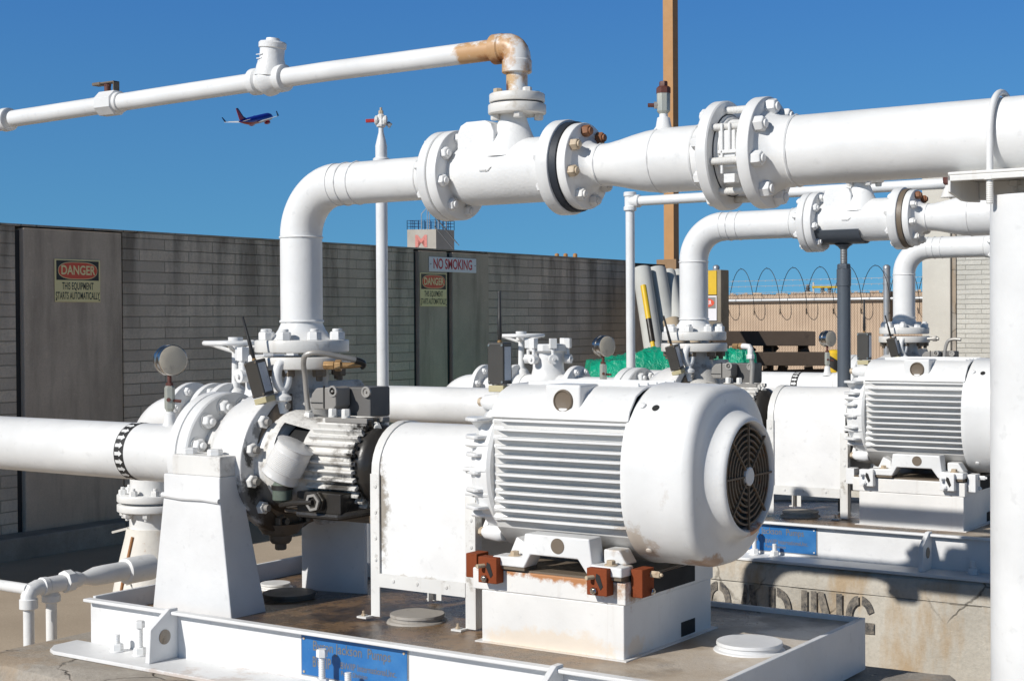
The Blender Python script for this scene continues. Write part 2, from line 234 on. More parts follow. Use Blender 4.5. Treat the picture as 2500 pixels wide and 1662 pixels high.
# ------------------------------------------------------------------ mesh builder
def basis(d):
    d=Vector(d).normalized(); a=Vector((0,0,1)) if abs(d.z)<.9 else Vector((1,0,0))
    u=a.cross(d).normalized(); v=d.cross(u).normalized(); return d,u,v
class MB:
    def __init__(s): s.v=[]; s.f=[]
    def add(s,vs,fs):
        o=len(s.v); s.v+= [Vector(p) for p in vs]; s.f+=[tuple(i+o for i in f) for f in fs]; return s
    def box(s,x0,x1,y0,y1,z0,z1):
        return s.add([(x,y,z) for x in (x0,x1) for y in (y0,y1) for z in (z0,z1)],[(0,1,3,2),(4,6,7,5),(0,4,5,1),(2,3,7,6),(0,2,6,4),(1,5,7,3)])
    def bar(s,a,b,w,h,up=(0,0,1)):
        a=Vector(a);b=Vector(b);d=(b-a).normalized(); up=Vector(up)
        u=d.cross(up)
        if u.length<1e-4: u=d.cross(Vector((1,0,0)))
        u.normalize(); v=u.cross(d); vs=[]
        for p in (a,b):
            for i,j in ((-1,-1),(1,-1),(1,1),(-1,1)): vs.append(p+u*i*w/2+v*j*h/2)
        return s.add(vs,[(0,3,2,1),(4,5,6,7),(0,1,5,4),(1,2,6,5),(2,3,7,6),(3,0,4,7)])
    def lathe(s,o,d,prof,n=32,cap=True,a0=0,a1=2*PI,ph=0):
        d,u,v=basis(d); o=Vector(o); full=abs(a1-a0-2*PI)<1e-4; m=n if full else n+1; vs=[];fs=[]
        for t,r in prof:
            for i in range(m):
                a=a0+ph+(a1-a0)*i/n; vs.append(o+d*t+(u*math.cos(a)+v*math.sin(a))*r)
        for k in range(len(prof)-1):
            for i in range(n if full else n):
                j=(i+1)%m if full else i+1
                fs.append((k*m+i,k*m+j,(k+1)*m+j,(k+1)*m+i))
        if cap and full:
            fs.append(tuple(range(m-1,-1,-1))); fs.append(tuple(range((len(prof)-1)*m,len(prof)*m)))
        return s.add(vs,fs)
    def cyl(s,a,b,r,n=24,r2=None):
        a=Vector(a);b=Vector(b); return s.lathe(a,b-a,[(0,r),((b-a).length,r if r2 is None else r2)],n)
    def disc(s,o,d,t,r,n=40,c=.004):    # a disc with chamfered rims
        return s.lathe(o,d,[(0,r-c),(c*.4,r-c*.3),(c,r),(t-c,r),(t-c*.4,r-c*.3),(t,r-c)],n)
    def tube(s,pts,r,n=16,closed=False):
        pts=[Vector(p) for p in pts]; m=len(pts); vs=[];fs=[]; pu=None
        rr=r if isinstance(r,(list,tuple)) else [r]*m
        for i,p in enumerate(pts):
            if closed: t=(pts[(i+1)%m]-pts[i-1]).normalized()
            else: t=(pts[min(i+1,m-1)]-pts[max(i-1,0)]).normalized()
            if pu is None: _,u,_v=basis(t)
            else: u=(pu-t*pu.dot(t)).normalized()
            pu=u; v=t.cross(u)
            for k in range(n): a=2*PI*k/n; vs.append(p+(u*math.cos(a)+v*math.sin(a))*rr[i])
        for i in range(m if closed else m-1):
            j=(i+1)%m
            for k in range(n): l=(k+1)%n; fs.append((i*n+k,i*n+l,j*n+l,j*n+k))
        if not closed: fs.append(tuple(range(n-1,-1,-1))); fs.append(tuple(range((m-1)*n,m*n)))
        return s.add(vs,fs)
    def prism(s,poly,o,u,v,d,t):
        o=Vector(o);u=Vector(u);v=Vector(v);d=Vector(d)*t; n=len(poly)
        vs=[o+u*a+v*b for a,b in poly]+[o+u*a+v*b+d for a,b in poly]
        return s.add(vs,[tuple(range(n)),tuple(range(2*n-1,n-1,-1))]+[(i,n+i,n+(i+1)%n,(i+1)%n) for i in range(n)])
    def hexn(s,o,d,r,h,ph=None,stud=0,sr=None,stl=0):
        ph=random.random() if ph is None else ph
        s.lathe(o,d,[(0,r),(h*.82,r),(h,r*.86)],6,ph=ph)
        if stud: 
            dd=Vector(d).normalized(); s.lathe(Vector(o)+dd*h,d,[(0,sr or r*.5),(stud*.8,sr or r*.5),(stud,(sr or r*.5)*.8)],12)
        return s
    def thread(s,a,b,r,n=12,pitch=.004):
        a=Vector(a);b=Vector(b);L=(b-a).length;k=max(2,int(L/pitch)); prof=[]
        for i in range(k): prof+=[(L*i/k,r*.9),(L*(i+.5)/k,r)]
        return s.lathe(a,b-a,prof+[(L,r*.9)],n)
    def xf(s,M): s.v=[M@p for p in s.v]; return s
def arc(c,r,a0,a1,n,u=(1,0,0),v=(0,0,1)):
    c=Vector(c);u=Vector(u);v=Vector(v)
    return [c+u*r*math.cos(R(a0+(a1-a0)*i/n))+v*r*math.sin(R(a0+(a1-a0)*i/n)) for i in range(n+1)]
def mkobj(name,mb,mat,off,sharp=32,bev=0):
    me=bpy.data.meshes.new(name); me.from_pydata([p-off for p in mb.v],[],mb.f); me.update()
    import bmesh
    b=bmesh.new(); b.from_mesh(me); bmesh.ops.recalc_face_normals(b,faces=b.faces); b.to_mesh(me); b.free()
    me.materials.append(mat)
    me.polygons.foreach_set('use_smooth',[True]*len(me.polygons)); me.set_sharp_from_angle(angle=R(sharp)); me.update()
    o=bpy.data.objects.new(name,me); COL.objects.link(o)
    if bev:
        m=o.modifiers.new('bevel','BEVEL'); m.width=bev; m.segments=2; m.limit_method='ANGLE'; m.angle_limit=R(40); m.harden_normals=True
    return o
def tag(o,label=None,cat=None,group=None,kind=None):
    for k,v in (('label',label),('category',cat),('group',group),('kind',kind)):
        if v: o[k]=v
    return o
def thing(name,loc,label,cat,group=None):
    o=bpy.data.objects.new(name,None); COL.objects.link(o); o.location=loc; o.empty_display_size=.05; o['_o']=list(loc); return tag(o,label,cat,group)
def root_off(p):
    return Vector(p['_o'])
def part(p,name,mb,mat,bev=0,sharp=32,label=None):
    off=root_off(p); o=mkobj(name,mb,mat,off,sharp,bev); o.parent=p; o['_o']=list(off)
    if label: o['label']=label
    return o
def solo(name,mb,mat,label,cat,group=None,loc=None,bev=0,sharp=32):
    off=Vector(loc) if loc is not None else sum(mb.v,Vector())/len(mb.v)
    o=mkobj(name,mb,mat,off,sharp,bev); o.location=off; return tag(o,label,cat,group)
def struct(name,mb,mat,bev=0,kind='structure'):
    o=mkobj(name,mb,mat,Vector((0,0,0)),32,bev); o['kind']=kind; return o
def kids(o): return [c for c in COL.objects if c.parent==o]
def dup(o,delta,label,parent=None,swap=None):
    c=o.copy(); COL.objects.link(c)
    if parent is None: c.location=Vector(o.location)+Vector(delta)
    else: c.parent=parent
    if label and parent is None: c['label']=label
    if swap and o.type=='MESH' and o.data.materials and o.data.materials[0].name in swap:
        c.material_slots[0].link='OBJECT'; c.material_slots[0].material=swap[o.data.materials[0].name]
    for k in kids(o): dup(k,delta,None,c,swap)
    return c
def text(p,name,body,o,u,v,size,mat,sx=1,bold=0,ext=.0006,align='CENTER',space=1):
    cu=bpy.data.curves.new('t','FONT'); cu.body=body; cu.size=1; cu.align_x=align; cu.align_y='CENTER'; cu.offset=bold; cu.space_character=space
    t=bpy.data.objects.new('t',cu); COL.objects.link(t); dg=bpy.context.evaluated_depsgraph_get(); dg.update()
    me=bpy.data.meshes.new_from_object(t.evaluated_get(dg)); bpy.data.objects.remove(t)
    o=Vector(o);u=Vector(u).normalized();v=Vector(v).normalized();n=u.cross(v)
    mb=MB(); mb.add([o+u*q.co.x*size*sx+v*q.co.y*size+n*ext for q in me.vertices],[tuple(f.vertices) for f in me.polygons]); bpy.data.meshes.remove(me)
    return part(p,name,mb,mat)
X=Vector((1,0,0));Y=Vector((0,1,0));Z=Vector((0,0,1))
P=2.372; AX=1.225; HZ=1.967; NX,NY,NZ,US=UX_,UY_,UZ_,US_
def ring(mb_or_parent,o,d,R_,n,f,ph=0):
    d,u,v=basis(d)
    for i in range(n):
        a=2*PI*(i+ph)/n; f(Vector(o)+(u*math.cos(a)+v*math.sin(a))*R_,i)
ORD=['nearest','middle','farthest']
NEAR=['in the foreground','in the middle row behind the foreground motor','in the farthest row at right']
# ------------------------------------------------------------------ setting
struct('ground',MB().add([(-900,-900,.3),(900,-900,.3),(900,900,.3),(-900,900,.3)],[(0,1,2,3)]),GROUND)
cb=MB(); 
yy=-9.
while yy<9.2: cb.box(-4.3,-4.115,yy,yy+2.99,.29,.425); yy+=3
struct('kerb',cb,CURBC,bev=.012)
# block wall
WX=-4.3
wl=thing('block_wall',(WX,2,.3),'long grey block wall with concrete pilasters along the left','wall')
for a,b in ((-9,2.36),(3.14,6.0),(6.99,9.25)): part(wl,'block_panel',MB().box(WX-.2,WX,a,b,.3,2.15),BLOCKW)
for a,b in ((2.40,3.115),(6.04,6.40),(6.47,6.965)): part(wl,'pilaster',MB().box(WX-.21,WX+.022,a,b,.3,2.142),COLC,bev=.006)
part(wl,'joint_filler',MB().box(WX-.15,WX-.012,2.36,2.40,.3,2.13).box(WX-.15,WX-.012,3.115,3.14,.3,2.13).box(WX-.15,WX-.012,6.0,6.04,.3,2.13).box(WX-.15,WX-.012,6.4,6.47,.3,2.13).box(WX-.15,WX-.012,6.965,6.99,.3,2.13),CAPD)
part(wl,'cap',MB().box(WX-.205,WX+.006,-9,9.25,2.152,2.164),PLINTHT)
# recessed wall behind the leaning ducts
w2=thing('recess_wall',(-5.9,11.5,.3),'dark wall with black mesh top behind the leaning ducts','wall')
part(w2,'wall_panel',MB().box(-6.1,-5.75,9.0,12.6,.3,2.18),COLC)
part(w2,'return_panel',MB().box(-5.75,-4.5,9.0,9.25,.3,2.16),BLOCKW)
part(w2,'mesh_top',MB().box(-6.0,-5.70,9.0,12.6,2.18,2.25),CAPD)
# ------------------------------------------------------------------ signs on the wall
def danger(y0,y1,z0,z1,label):
    x=WX+.024; t=thing('danger_sign',(x,(y0+y1)/2,z0),label,'sign','danger signs on the wall'); yc=(y0+y1)/2; H=z1-z0; Wd=y1-y0
    part(t,'sign_plate',MB().box(x,x+.004,y0,y1,z0,z1),SIGNC,bev=.002)
    part(t,'header_panel',MB().box(x+.004,x+.0052,y0+.012,y1-.012,z0+H*.51,z1-H*.035),SIGNK)
    el=lambda a,b,q:[(math.copysign(abs(math.cos(2*PI*i/40))**.62,math.cos(2*PI*i/40))*a,math.copysign(abs(math.sin(2*PI*i/40))**.85,math.sin(2*PI*i/40))*b) for i in range(40)]
    zc=z0+H*.735
    part(t,'oval_border',MB().prism(el(Wd*.43,H*.205,0),(x+.0052,yc,zc),Y,Z,X,.0008),SIGNC)
    part(t,'oval',MB().prism(el(Wd*.42,H*.19,0),(x+.006,yc,zc),Y,Z,X,.0008),SIGNR)
    text(t,'lettering','DANGER',(x+.0068,yc,zc),Y,Z,H*.30,SIGNC,sx=.80*Wd/H/1.3,bold=.022)
    text(t,'lettering','THIS EQUIPMENT',(x+.004,yc,z0+H*.365),Y,Z,H*.235,SIGNK2,sx=.47*Wd/H/1.3,bold=.018,space=1.05)
    text(t,'lettering','STARTS AUTOMATICALLY',(x+.004,yc,z0+H*.14),Y,Z,H*.235,SIGNK2,sx=.435*Wd/H/1.3,bold=.018,space=1.05)
    for yy,zz in ((y0+.01,z0+.012),(y1-.01,z0+.012)): part(t,'screw',MB().cyl((x+.004,yy,zz),(x+.007,yy,zz),.004,10),SIGNK)
danger(2.611,2.944,1.725,1.974,'yellow and black danger sign alone on the left pilaster')
danger(6.045,6.385,1.716,1.974,'yellow and black danger sign under the white no smoking sign')
x=WX+.024; t=thing('no_smoking_sign',(x,6.47,1.99),'white sign with red no smoking lettering above the danger sign','sign')
part(t,'sign_plate',MB().box(x,x+.004,6.16,6.785,1.985,2.10),SIGNW,bev=.002)
text(t,'lettering','NO SMOKING',(x+.004,6.47,2.043),Y,Z,.110,SIGNR2,sx=.74,bold=.022)
for yy in (6.18,6.765): part(t,'screw',MB().cyl((x+.004,yy,2.043),(x+.007,yy,2.043),.004,10),SIGNK)
# ------------------------------------------------------------------ plinths
def plinth(k):
    y=k*P; lab=['cracked concrete plinth under the foreground pump','stained concrete plinth under the middle pump with stencilled lettering','concrete plinth under the farthest pump'][k]
    t=thing('concrete_plinth',(.5,y,.3),lab,'plinth','pump plinths')
    y0=-.62+y if k==0 else -.50+y; y1=y+.56; x0=-.62; x1=1.62 if k==0 else 3.6; c=.035
    def slab(xa,xb,ya,yb,z0,z1,c):
        # slab with chamfered, slightly uneven top edge
        mb=MB(); nx=40
        top=[];ed=[];
        pts=[(xa+(xb-xa)*i/nx,ya) for i in range(nx+1)]+[(xb,ya+(yb-ya)*i/12) for i in range(1,13)]+[(xb-(xb-xa)*i/nx,yb) for i in range(1,nx+1)]+[(xa,yb-(yb-ya)*i/12) for i in range(1,12)]
        cxm=(xa+xb)/2;cym=(ya+yb)/2; rings=[]
        for z,ins in ((z0,0),(z1-c*1.2,0),(z1-c*.4,c*.25),(z1,c)):
            rr=[]
            for (a,b) in pts:
                j=random.uniform(-.004,.004) if z>z0 else 0
                sx=-1 if a>cxm else 1; sy=-1 if b>cym else 1
                da=ins*sx if (a in (xa,xb)) else 0; db=ins*sy if (b in (ya,yb)) else 0
                rr.append((a+da+(j if a in(xa,xb) else 0),b+db+(j if b in (ya,yb) else 0),z+(j*.4 if z>z0 else 0)))
            rings.append(rr)
        n=len(pts); fs=[]
        for q in range(3): fs+=[(q*n+i,q*n+(i+1)%n,(q+1)*n+(i+1)%n,(q+1)*n+i) for i in range(n)]
        fs.append(tuple(range(3*n,4*n))); mb.add(sum(rings,[]),fs); return mb
    part(t,'concrete_block',slab(x0,x1,y0,y1,.3,.655,.006),PLINTHM)
    part(t,'top_slab',slab(x0-.015 if k else x0-.002,x1+.002,y0-.004,y1+.004,.655,.728,.022),PLINTHT if k==0 else PLINTHM)
    if k==1:
        # stencilled capitals with bridges, as flat paint on the face
        gl={'L':[[(0,0),(.22,0),(.22,1),(0,1)],[(.28,0),(.6,0),(.6,.2),(.28,.2)]],
            'A':[[(0,0),(.2,0),(.40,.86),(.33,1),(.28,1)],[(.44,1),(.60,1),(.86,0),(.64,0),(.44,.86)]],
            'I':[[(0,0),(.2,0),(.2,1),(0,1)]],
            'N':[[(0,0),(.19,0),(.19,1),(0,1)],[(.24,1),(.42,1),(.80,.05),(.80,0),(.60,0),(.24,.82)],[(.84,0),(1.03,0),(1.03,1),(.84,1)]]}
        def curve(a0,a1,rx,ry,cx_,cy_,th):
            o=[(cx_+rx*math.cos(R(a0+(a1-a0)*i/14)),cy_+ry*math.sin(R(a0+(a1-a0)*i/14))) for i in range(15)]
            q=[(cx_+(rx-th)*math.cos(R(a0+(a1-a0)*i/14)),cy_+(ry-th)*math.sin(R(a0+(a1-a0)*i/14))) for i in range(14,-1,-1)]
            return o+q
        gl['O']=[curve(94,266,.42,.5,.42,.5,.2),curve(-86,86,.42,.5,.47,.5,.2)]
        gl['D']=[gl['I'][0],curve(-88,88,.5,.5,.26,.5,.2)]
        gl['G']=[curve(94,280,.44,.5,.44,.5,.2),curve(20,84,.44,.5,.49,.5,.2),[(.5,.18),(.92,.18),(.92,.42),(.5,.42)]]
        mb=MB(); hh=.155; ww=.112; zb=.493; yf=y0-.0065
        for ch,xx in (('L',.185),('O',.275),('A',.398),('D',.524),('I',.648),('N',.684),('G',.812)):
            for poly in gl[ch]: mb.prism([(a*ww,b*hh) for a,b in poly],(xx,yf,zb),X,Z,-Y,.0004)
        part(t,'stencil_lettering',mb,STEN)
    return t
for k in range(3): plinth(k)
# ------------------------------------------------------------------ skid base
def nut(p,o,d,r,h,mat=WHITE,stud=0,ph=None,nm='nut'):
    return part(p,nm,MB().hexn(o,d,r,h,ph=ph,stud=stud),mat,bev=.0012)
t=skid=thing('skid_base',(.5,0,.73),'white steel skid under the foreground pump and motor','base','pump skids')
yf=-.357
fr=MB(); fr.box(-.445,1.415,yf-.004,yf+.006,.735,.858)                    # front web
fr.box(-.445,1.415,yf-.03,yf-.004,.852,.861)
part(t,'front_channel',fr,BASEW,bev=.003)
lip=MB().prism([(-.47,-.476),(-.44,-.490),(1.425,-.490),(1.425,-.361),(-.5,-.361),(-.5,-.44)],(0,0,.729),X,Y,Z,.011); part(t,'bottom_flange',lip,BASEW,bev=.003)
rim=MB().box(-.447,-.435,yf+.006,.48,.735,.863).box(-.435,1.403,.468,.48,.735,.863).box(1.403,1.417,yf+.006,.48,.735,.863)
part(t,'rim',rim,BASEW,bev=.002)
n=24; vs=[];
for i in range(n+1):
    xx=-.434+(1.402+.434)*i/n; zz=.812+min(1,max(0,(xx+.434)/.95))*.041
    vs+=[(xx,yf+.007,zz+(.858-zz)*.0),(xx,.467,zz-.002)]
part(t,'deck',MB().add(vs,[(2*i,2*i+2,2*i+3,2*i+1) for i in range(n)]),DECK)
for q,(xx,zt) in enumerate(((-.115,.868),(1.06,.868))):
    mb=MB().prism([(0,.740),(0,zt),(-.028,zt),(-.092,.825),(-.098,.740)],(xx-.008,yf-.004,0),Y,Z,X,.016)
    lg=part(t,'lifting_lug',mb,BASEW,bev=.002)
    part(lg,'lug_eye',MB().lathe((xx-.0095,yf-.05,.80),X,[(0,.012),(0,.019),(.019,.019),(.019,.012),(0,.012)],20,cap=False).cyl((xx+.0081,yf-.05,.80),(xx+.0092,yf-.05,.80),.013,20),PLINTHT)
for q,(xx,tall) in enumerate(((-.292,0),(-.205,1),(.42,1),(.50,0),(1.22,0),(1.30,1))):
    yb=yf-.045; mb=MB(); mb.disc((xx,yb,.740),Z,.004,.02,24,.001); mb.hexn((xx,yb,.744),Z,.0165,.017,ph=.3)
    if tall: mb.thread((xx,yb,.758),(xx,yb,.812),.0085); mb.hexn((xx,yb,.812),Z,.0135,.018,ph=.2)
    else: mb.thread((xx,yb,.758),(xx,yb,.785),.0085)
    part(t,'anchor_bolt',mb,WHITE)
npx=MB().box(.322,.645,yf-.0075,yf-.0042,.752,.846)
npl=part(t,'nameplate',npx,BLUE)
part(npl,'plate_edge',MB().box(.319,.648,yf-.0062,yf-.0041,.749,.849),ALU)
yt=yf-.0075
text(npl,'lettering','Byron Jackson  Pumps',(.478,yt,.824),X,Z,.0335,NICKEL,sx=.80,bold=.006)
text(npl,'lettering','BW/IP',(.386,yt,.785),X,Z,.036,NICKEL,sx=.62,bold=.012)
text(npl,'lettering','BW/IP International,Inc.',(.530,yt,.787),X,Z,.0225,NICKEL,sx=.78,bold=.006)
text(npl,'lettering','Pump Division',(.487,yt,.769),X,Z,.0165,NICKEL,sx=.85,bold=.004)
for xx,zz in ((.33,.839),(.637,.839),(.33,.759),(.637,.759)): part(npl,'screw',MB().cyl((xx,yf-.0075,zz),(xx,yf-.0095,zz),.0032,8),RNUT)
for (xx,yy,zz,r,m,h) in ((-.285,.19,.82,.042,WHITED,.014),(-.11,.06,.825,.072,BROWNM,.018),(.47,-.10,.853,.066,CONDL,.018),(1.312,.04,.853,.072,BASEW,.020)):
    mb=MB().lathe((xx,yy,zz-.006),Z,[(0,r+.012),(.008,r+.008),(.010,r),(.006+h*.6,r),(.006+h*.62,r+.003),(.006+h,r+.002)],40); part(t,'grout_hole_cover',mb,m,bev=.001)
# motor pedestal (welded to the skid)
mb=MB()
mb.box(.747,1.130,-.211,.211,.851,.974)                      # lower box
mb.box(.723,1.135,-.213,.213,.974,1.024)
ped=part(t,'motor_pedestal',mb,PEDW,bev=.003)
part(ped,'weld_fillet',MB().prism([(.735,-.223),(1.142,-.223),(1.142,.222),(.735,.222)],(0,0,.849),X,Y,Z,.006),PEDW)
part(ped,'drain_opening_shade',MB().box(1.1298,1.1308,.055,.125,.858,.892).box(1.1350,1.1362,-.115,.115,.982,1.0242),DARK)  # flat black sheets paint the shade of recesses onto solid faces
part(ped,'top_plate',MB().box(.727,1.131,-.209,.209,1.024,1.029),BROWNM)
for i,(xx,yy,sx,sy) in enumerate(((.760,-.213,.048,.028),(1.054,-.213,.048,.028))):
    b=part(t,'jacking_block',MB().box(xx,xx+.052,yy-.030,yy-.0005,.996,1.056),CHOCK,bev=.002)
    part(b,'slot',MB().prism([(-.007,.004),(.006,-.020),(.012,-.012),(.004,.012),(-.004,.016)],(xx+.030,yy-.0303,1.029),X,Z,-Y,.0008),DARK)
    part(b,'bolt',MB().cyl((xx+.017,yy-.029,1.036),(xx+.010,yy-.048,1.036),.005,12),RNUT)
    part(b,'nut',MB().hexn((xx+.020,yy-.030,1.007),-Y,.0085,.008,stud=.004),STEEL)
for yy in (-.190,):
    b=part(t,'jacking_block',MB().box(1.136,1.165,yy,yy+.054,.990,1.052),CHOCK,bev=.002)
    part(b,'bolt',MB().hexn((1.1655,yy+.040,1.038),X,.008,.022,stud=.006),RNUT)
    part(b,'nut',MB().hexn((1.1655,yy+.040,1.000),X,.0075,.006,stud=.003),STEEL)
b=part(t,'jacking_block',MB().box(.690,.722,-.195,-.145,.995,1.052),CHOCK,bev=.002)
# pump support pillars (suction side)
def pillar(y0,s,nm):
    mb=MB(); xa,xb=-.277,-.066
    def sec(z,a,b,c,d): return [(a,c,z),(b,c,z),(b,d,z),(a,d,z)]
    vs=sec(1.195,xa,xb,y0,y0+s*.09)+sec(1.138,xa,xb,y0,y0+s*.09)+sec(.80,xa-.04,xb+.052,y0-s*.010,y0+s*.125)
    mb.add(vs,[(0,1,2,3)]+[(4*k+i,4*k+(i+1)%4,4*k+4+(i+1)%4,4*k+4+i) for k in (0,1) for i in range(4)]+[(8,9,10,11)])
    c=part(t,'support_pillar',mb,PEDW if s<0 else BASEW,bev=.004)
    part(c,'weld_bead',MB().tube([(xa-.001,y0-.003,1.138),(xa+.07,y0-.004,1.134),(xb-.06,y0-.004,1.136),(xb+.001,y0-.003,1.132)],.007,8),BASEW)
pillar(-.25,1,'a')
part(t,'support_pillar',MB().box(-.19,.05,.20,.212,.81,1.15).box(-.19,-.178,.212,.30,.81,1.15),BASEW,bev=.003)
cpb=part(t,'pillar_cap',MB().box(-.245,-.066,-.248,-.152,1.195,1.248),WHITED,bev=.003)
for xx in (-.215,-.12): part(cpb,'bolt',MB().hexn((xx,-.212,1.248),Z,.021,.016,ph=.2),WHITE,bev=.001)
SK=skid
# ------------------------------------------------------------------ pump
pm=thing('centrifugal_pump',(0,0,1.0),'dirty white centrifugal pump with black greased bearing end in the foreground','pump','centrifugal pumps')
mb=MB().lathe((-.345,0,AX),X,[(0,.178-.004),(.004,.178),(.034,.178),(.036,.172),(.039,.172),(.041,.178),(.074,.178),(.078,.174)],56)
fl=part(pm,'suction_flange',mb,WHITE)
ring(fl,(-.267,0,AX),X,.143,12,lambda q,i:(part(fl,'washer',MB().cyl(q,q+X*.003,.023,20),WHITED),nut(fl,q+X*.003,X,.0195,.020,WHITE,stud=.010)),ph=.5)
ring(fl,(-.345,0,AX),-X,.143,12,lambda q,i:nut(fl,q,-X,.021,.02,WHITE,stud=.01),ph=.5) if False else None
cs=MB().lathe((-.27,0,AX),X,[(0,.115),(.03,.118),(.055,.135),(.085,.162),(.125,.180),(.185,.184)],56)
part(pm,'casing',cs,PUMPW)
ca=MB().disc((-.088,0,AX-.01),X,.042,.193,64,.005); cr=part(pm,'casing_ring',ca,PUMPW)
def cb_(q,i):
    nn_=part(cr,'stud_nut',MB().hexn(q,X,.0185,.017,stud=.0),WHITED if q.z>1.1 else BROWNM,bev=.001); part(cr,'stud_end',MB().cyl(q+X*.017,q+X*.030,.0095,14),CONDG if q.z>1.1 else GREASY)
ring(cr,(-.046,0,AX-.01),X,.162,12,cb_,ph=.45)
# volute body and its cover behind the ring
vb=MB().lathe((-.18,.05,AX),X,[(0,.14),(.03,.175),(.09,.19),(.14,.185),(.16,.14)],48); part(pm,'volute',vb,BROWNM)
cv=MB().lathe((-.035,.17,AX+.01),X,[(0,.205),(.004,.215),(.03,.215),(.034,.205),(.034,.17),(.024,.165)],8,ph=.39); part(pm,'volute_cover',cv,NOZZLE)
bt=MB().lathe((-.075,-.01,1.05),Z,[(-.058,.024),(-.05,.03),(-.035,.032),(-.03,.05),(0,.07)],20).hexn((-.075,-.01,.992),-Z,.016,.018); part(pm,'drain_boss',bt,BROWNM)
bl=MB(); 
for i in range(9):
    pass
mb=MB().lathe((-.06,0,AX-.01),X,[(0,.142),(.02,.142),(.035,.138),(.06,.12)],48); part(pm,'stuffing_box_cover',mb,PUMPW)
# discharge nozzle and flange
nz=MB().lathe((NX,NY,1.28),Z,[(0,.13),(.05,.12),(.09,.10),(.125,.083),(.155,.074),(.19,.074)],40); part(pm,'discharge_nozzle',nz,NOZZLE)
mb=MB().disc((NX,NY,1.470),Z,.034,.135,56,.004); df=part(pm,'discharge_flange',mb,FLRUST)
ring(df,(NX,NY,1.470),-Z,.109,8,lambda q,i:part(df,'nut',MB().hexn(q,-Z,.019,.02,stud=.012),BROWNM),ph=.5)
# bearing frame
bf=MB().lathe((-.02,0,AX),X,[(0,.136),(.014,.138),(.03,.134),(.05,.128),(.075,.121),(.11,.112),(.275,.108),(.282,.110)],48)
# window opening cut as missing faces on the camera-facing side
n=48; keep=[]
def winface(f,mb):
    c=sum((mb.v[i] for i in f),Vector())/len(f); ang=math.degrees(math.atan2(c.z-AX,-c.y))
    return .005<c.x<.10 and -10<ang<56
bf.f=[f for f in bf.f if len(f)>4 or not winface(f,bf)]
fb=part(pm,'bearing_frame',bf,FRAMEW)
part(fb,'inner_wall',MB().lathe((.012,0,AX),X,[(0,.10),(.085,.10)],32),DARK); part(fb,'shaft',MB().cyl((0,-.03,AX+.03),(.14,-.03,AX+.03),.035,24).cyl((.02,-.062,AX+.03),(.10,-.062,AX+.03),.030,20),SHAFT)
rb=MB()
for i in range(15):
    a=R(-62+i*11.2); dy=-math.cos(a); dz=math.sin(a); rr=.107
    x0=.108; pts=[]
    c=Vector((0,dy*rr,AX+dz*rr)); nn=Vector((0,dy,dz)); tt=Vector((0,-dz,dy))
    rb.prism([(-.0055,0),(-.0035,.015),(0,.0175),(.0035,.015),(.0055,0)],c+X*x0,tt,nn,X,.168)
part(fb,'rib',rb,FRAMEW)
part(fb,'end_cover',MB().lathe((.262,0,AX),X,[(0,.100),(.014,.104),(.026,.104),(.036,.098),(.048,.085),(.075,.06),(.09,.04)],40),GREASY)
ol=MB().box(.10,.25,-.135,-.06,1.105,1.158); ol.lathe((.175,-.134,1.135),-Y,[(0,.028),(.014,.028)],6,ph=.2).lathe((.175,-.148,1.135),-Y,[(0,.022),(.006,.022)],24)
part(fb,'oil_sump',ol,GREASY,bev=.004)
part(fb,'sight_glass',MB().lathe((.175,-.1545,1.135),-Y,[(0,.0165),(0,.024),(.006,.024),(.006,.0165),(0,.0165)],6,cap=False,ph=.2),TUBEM)
part(fb,'lower_bracket',MB().box(.02,.30,-.05,.05,1.075,1.105).box(.05,.14,-.13,-.05,1.098,1.108),BROWNM,bev=.003)
part(fb,'sump_rim',MB().tube([(.10,-.128,1.098),(.24,-.128,1.098),(.275,-.10,1.105),(.30,-.03,1.11)],.010,10),GREASY)
part(fb,'oil_tube',MB().tube([(.03,-.12,1.115),(.06,-.15,1.12),(.11,-.158,1.13),(.175,-.158,1.135)],.007,8),GREASY)
part(fb,'top_plate',MB().box(.12,.265,-.045,.05,AX+.108,AX+.122),CONDG,bev=.002)
for xx,yy in ((.135,-.03),(.185,-.035)): part(fb,'bolt',MB().cyl((xx,yy,1.345),(xx,yy,1.352),.012,14).hexn((xx,yy,1.352),Z,.012,.018),WHITED)
part(fb,'cast_pad',MB().tube([(.23,.02,1.338),(.255,.0,1.335),(.29,-.03,1.322)],.010,8),WHITED)
# ------------------------------------------------------------------ small items on the pump
can=thing('painted_tin_can',(.094,-.15,1.19),'white ribbed tin can hung over the oiler on the foreground pump','can')
ax=(RT*-.46-UP*.86+F*.16).normalized(); top=Vector((.090,-.158,1.237))-ax*.050
pr=[(0,.0495),(.0015,.0515),(.003,.0495)]
for i in range(18): tt=.008+i*.0044; pr+=[(tt,.0488),(tt+.0024,.0506 if 2<i<15 else .0490)]
pr+=[(.094,.0495),(.0965,.0515),(.099,.0495)]
part(can,'can_wall',MB().lathe(top,ax,pr,48),CANM,sharp=60)
oil=thing('oiler_bottle',(.035,-.12,1.13),'greenish grey oiler bowl below the tin can','oiler')
part(oil,'bowl',MB().lathe((.040,-.125,1.125),Z,[(0,.018),(.006,.026),(.045,.027),(.055,.020),(.065,.014)],24),OILER); part(oil,'cap',MB().lathe((.040,-.125,1.158),Z,[(0,.029),(.012,.029)],24),GREASY)
cb1=thing('conduit_box',(.13,.03,1.35),'grey cast conduit box on top of the foreground bearing housing','conduit box','conduit boxes')
part(cb1,'front_housing',MB().prism([(-.06,.0),(-.055,.03),(-.04,.045),(.02,.05),(.03,.045),(.03,0),(.02,-.012),(-.05,-.012)],(.12,-.035,1.378),X,Z,Y,.06),CONDG,bev=.004)
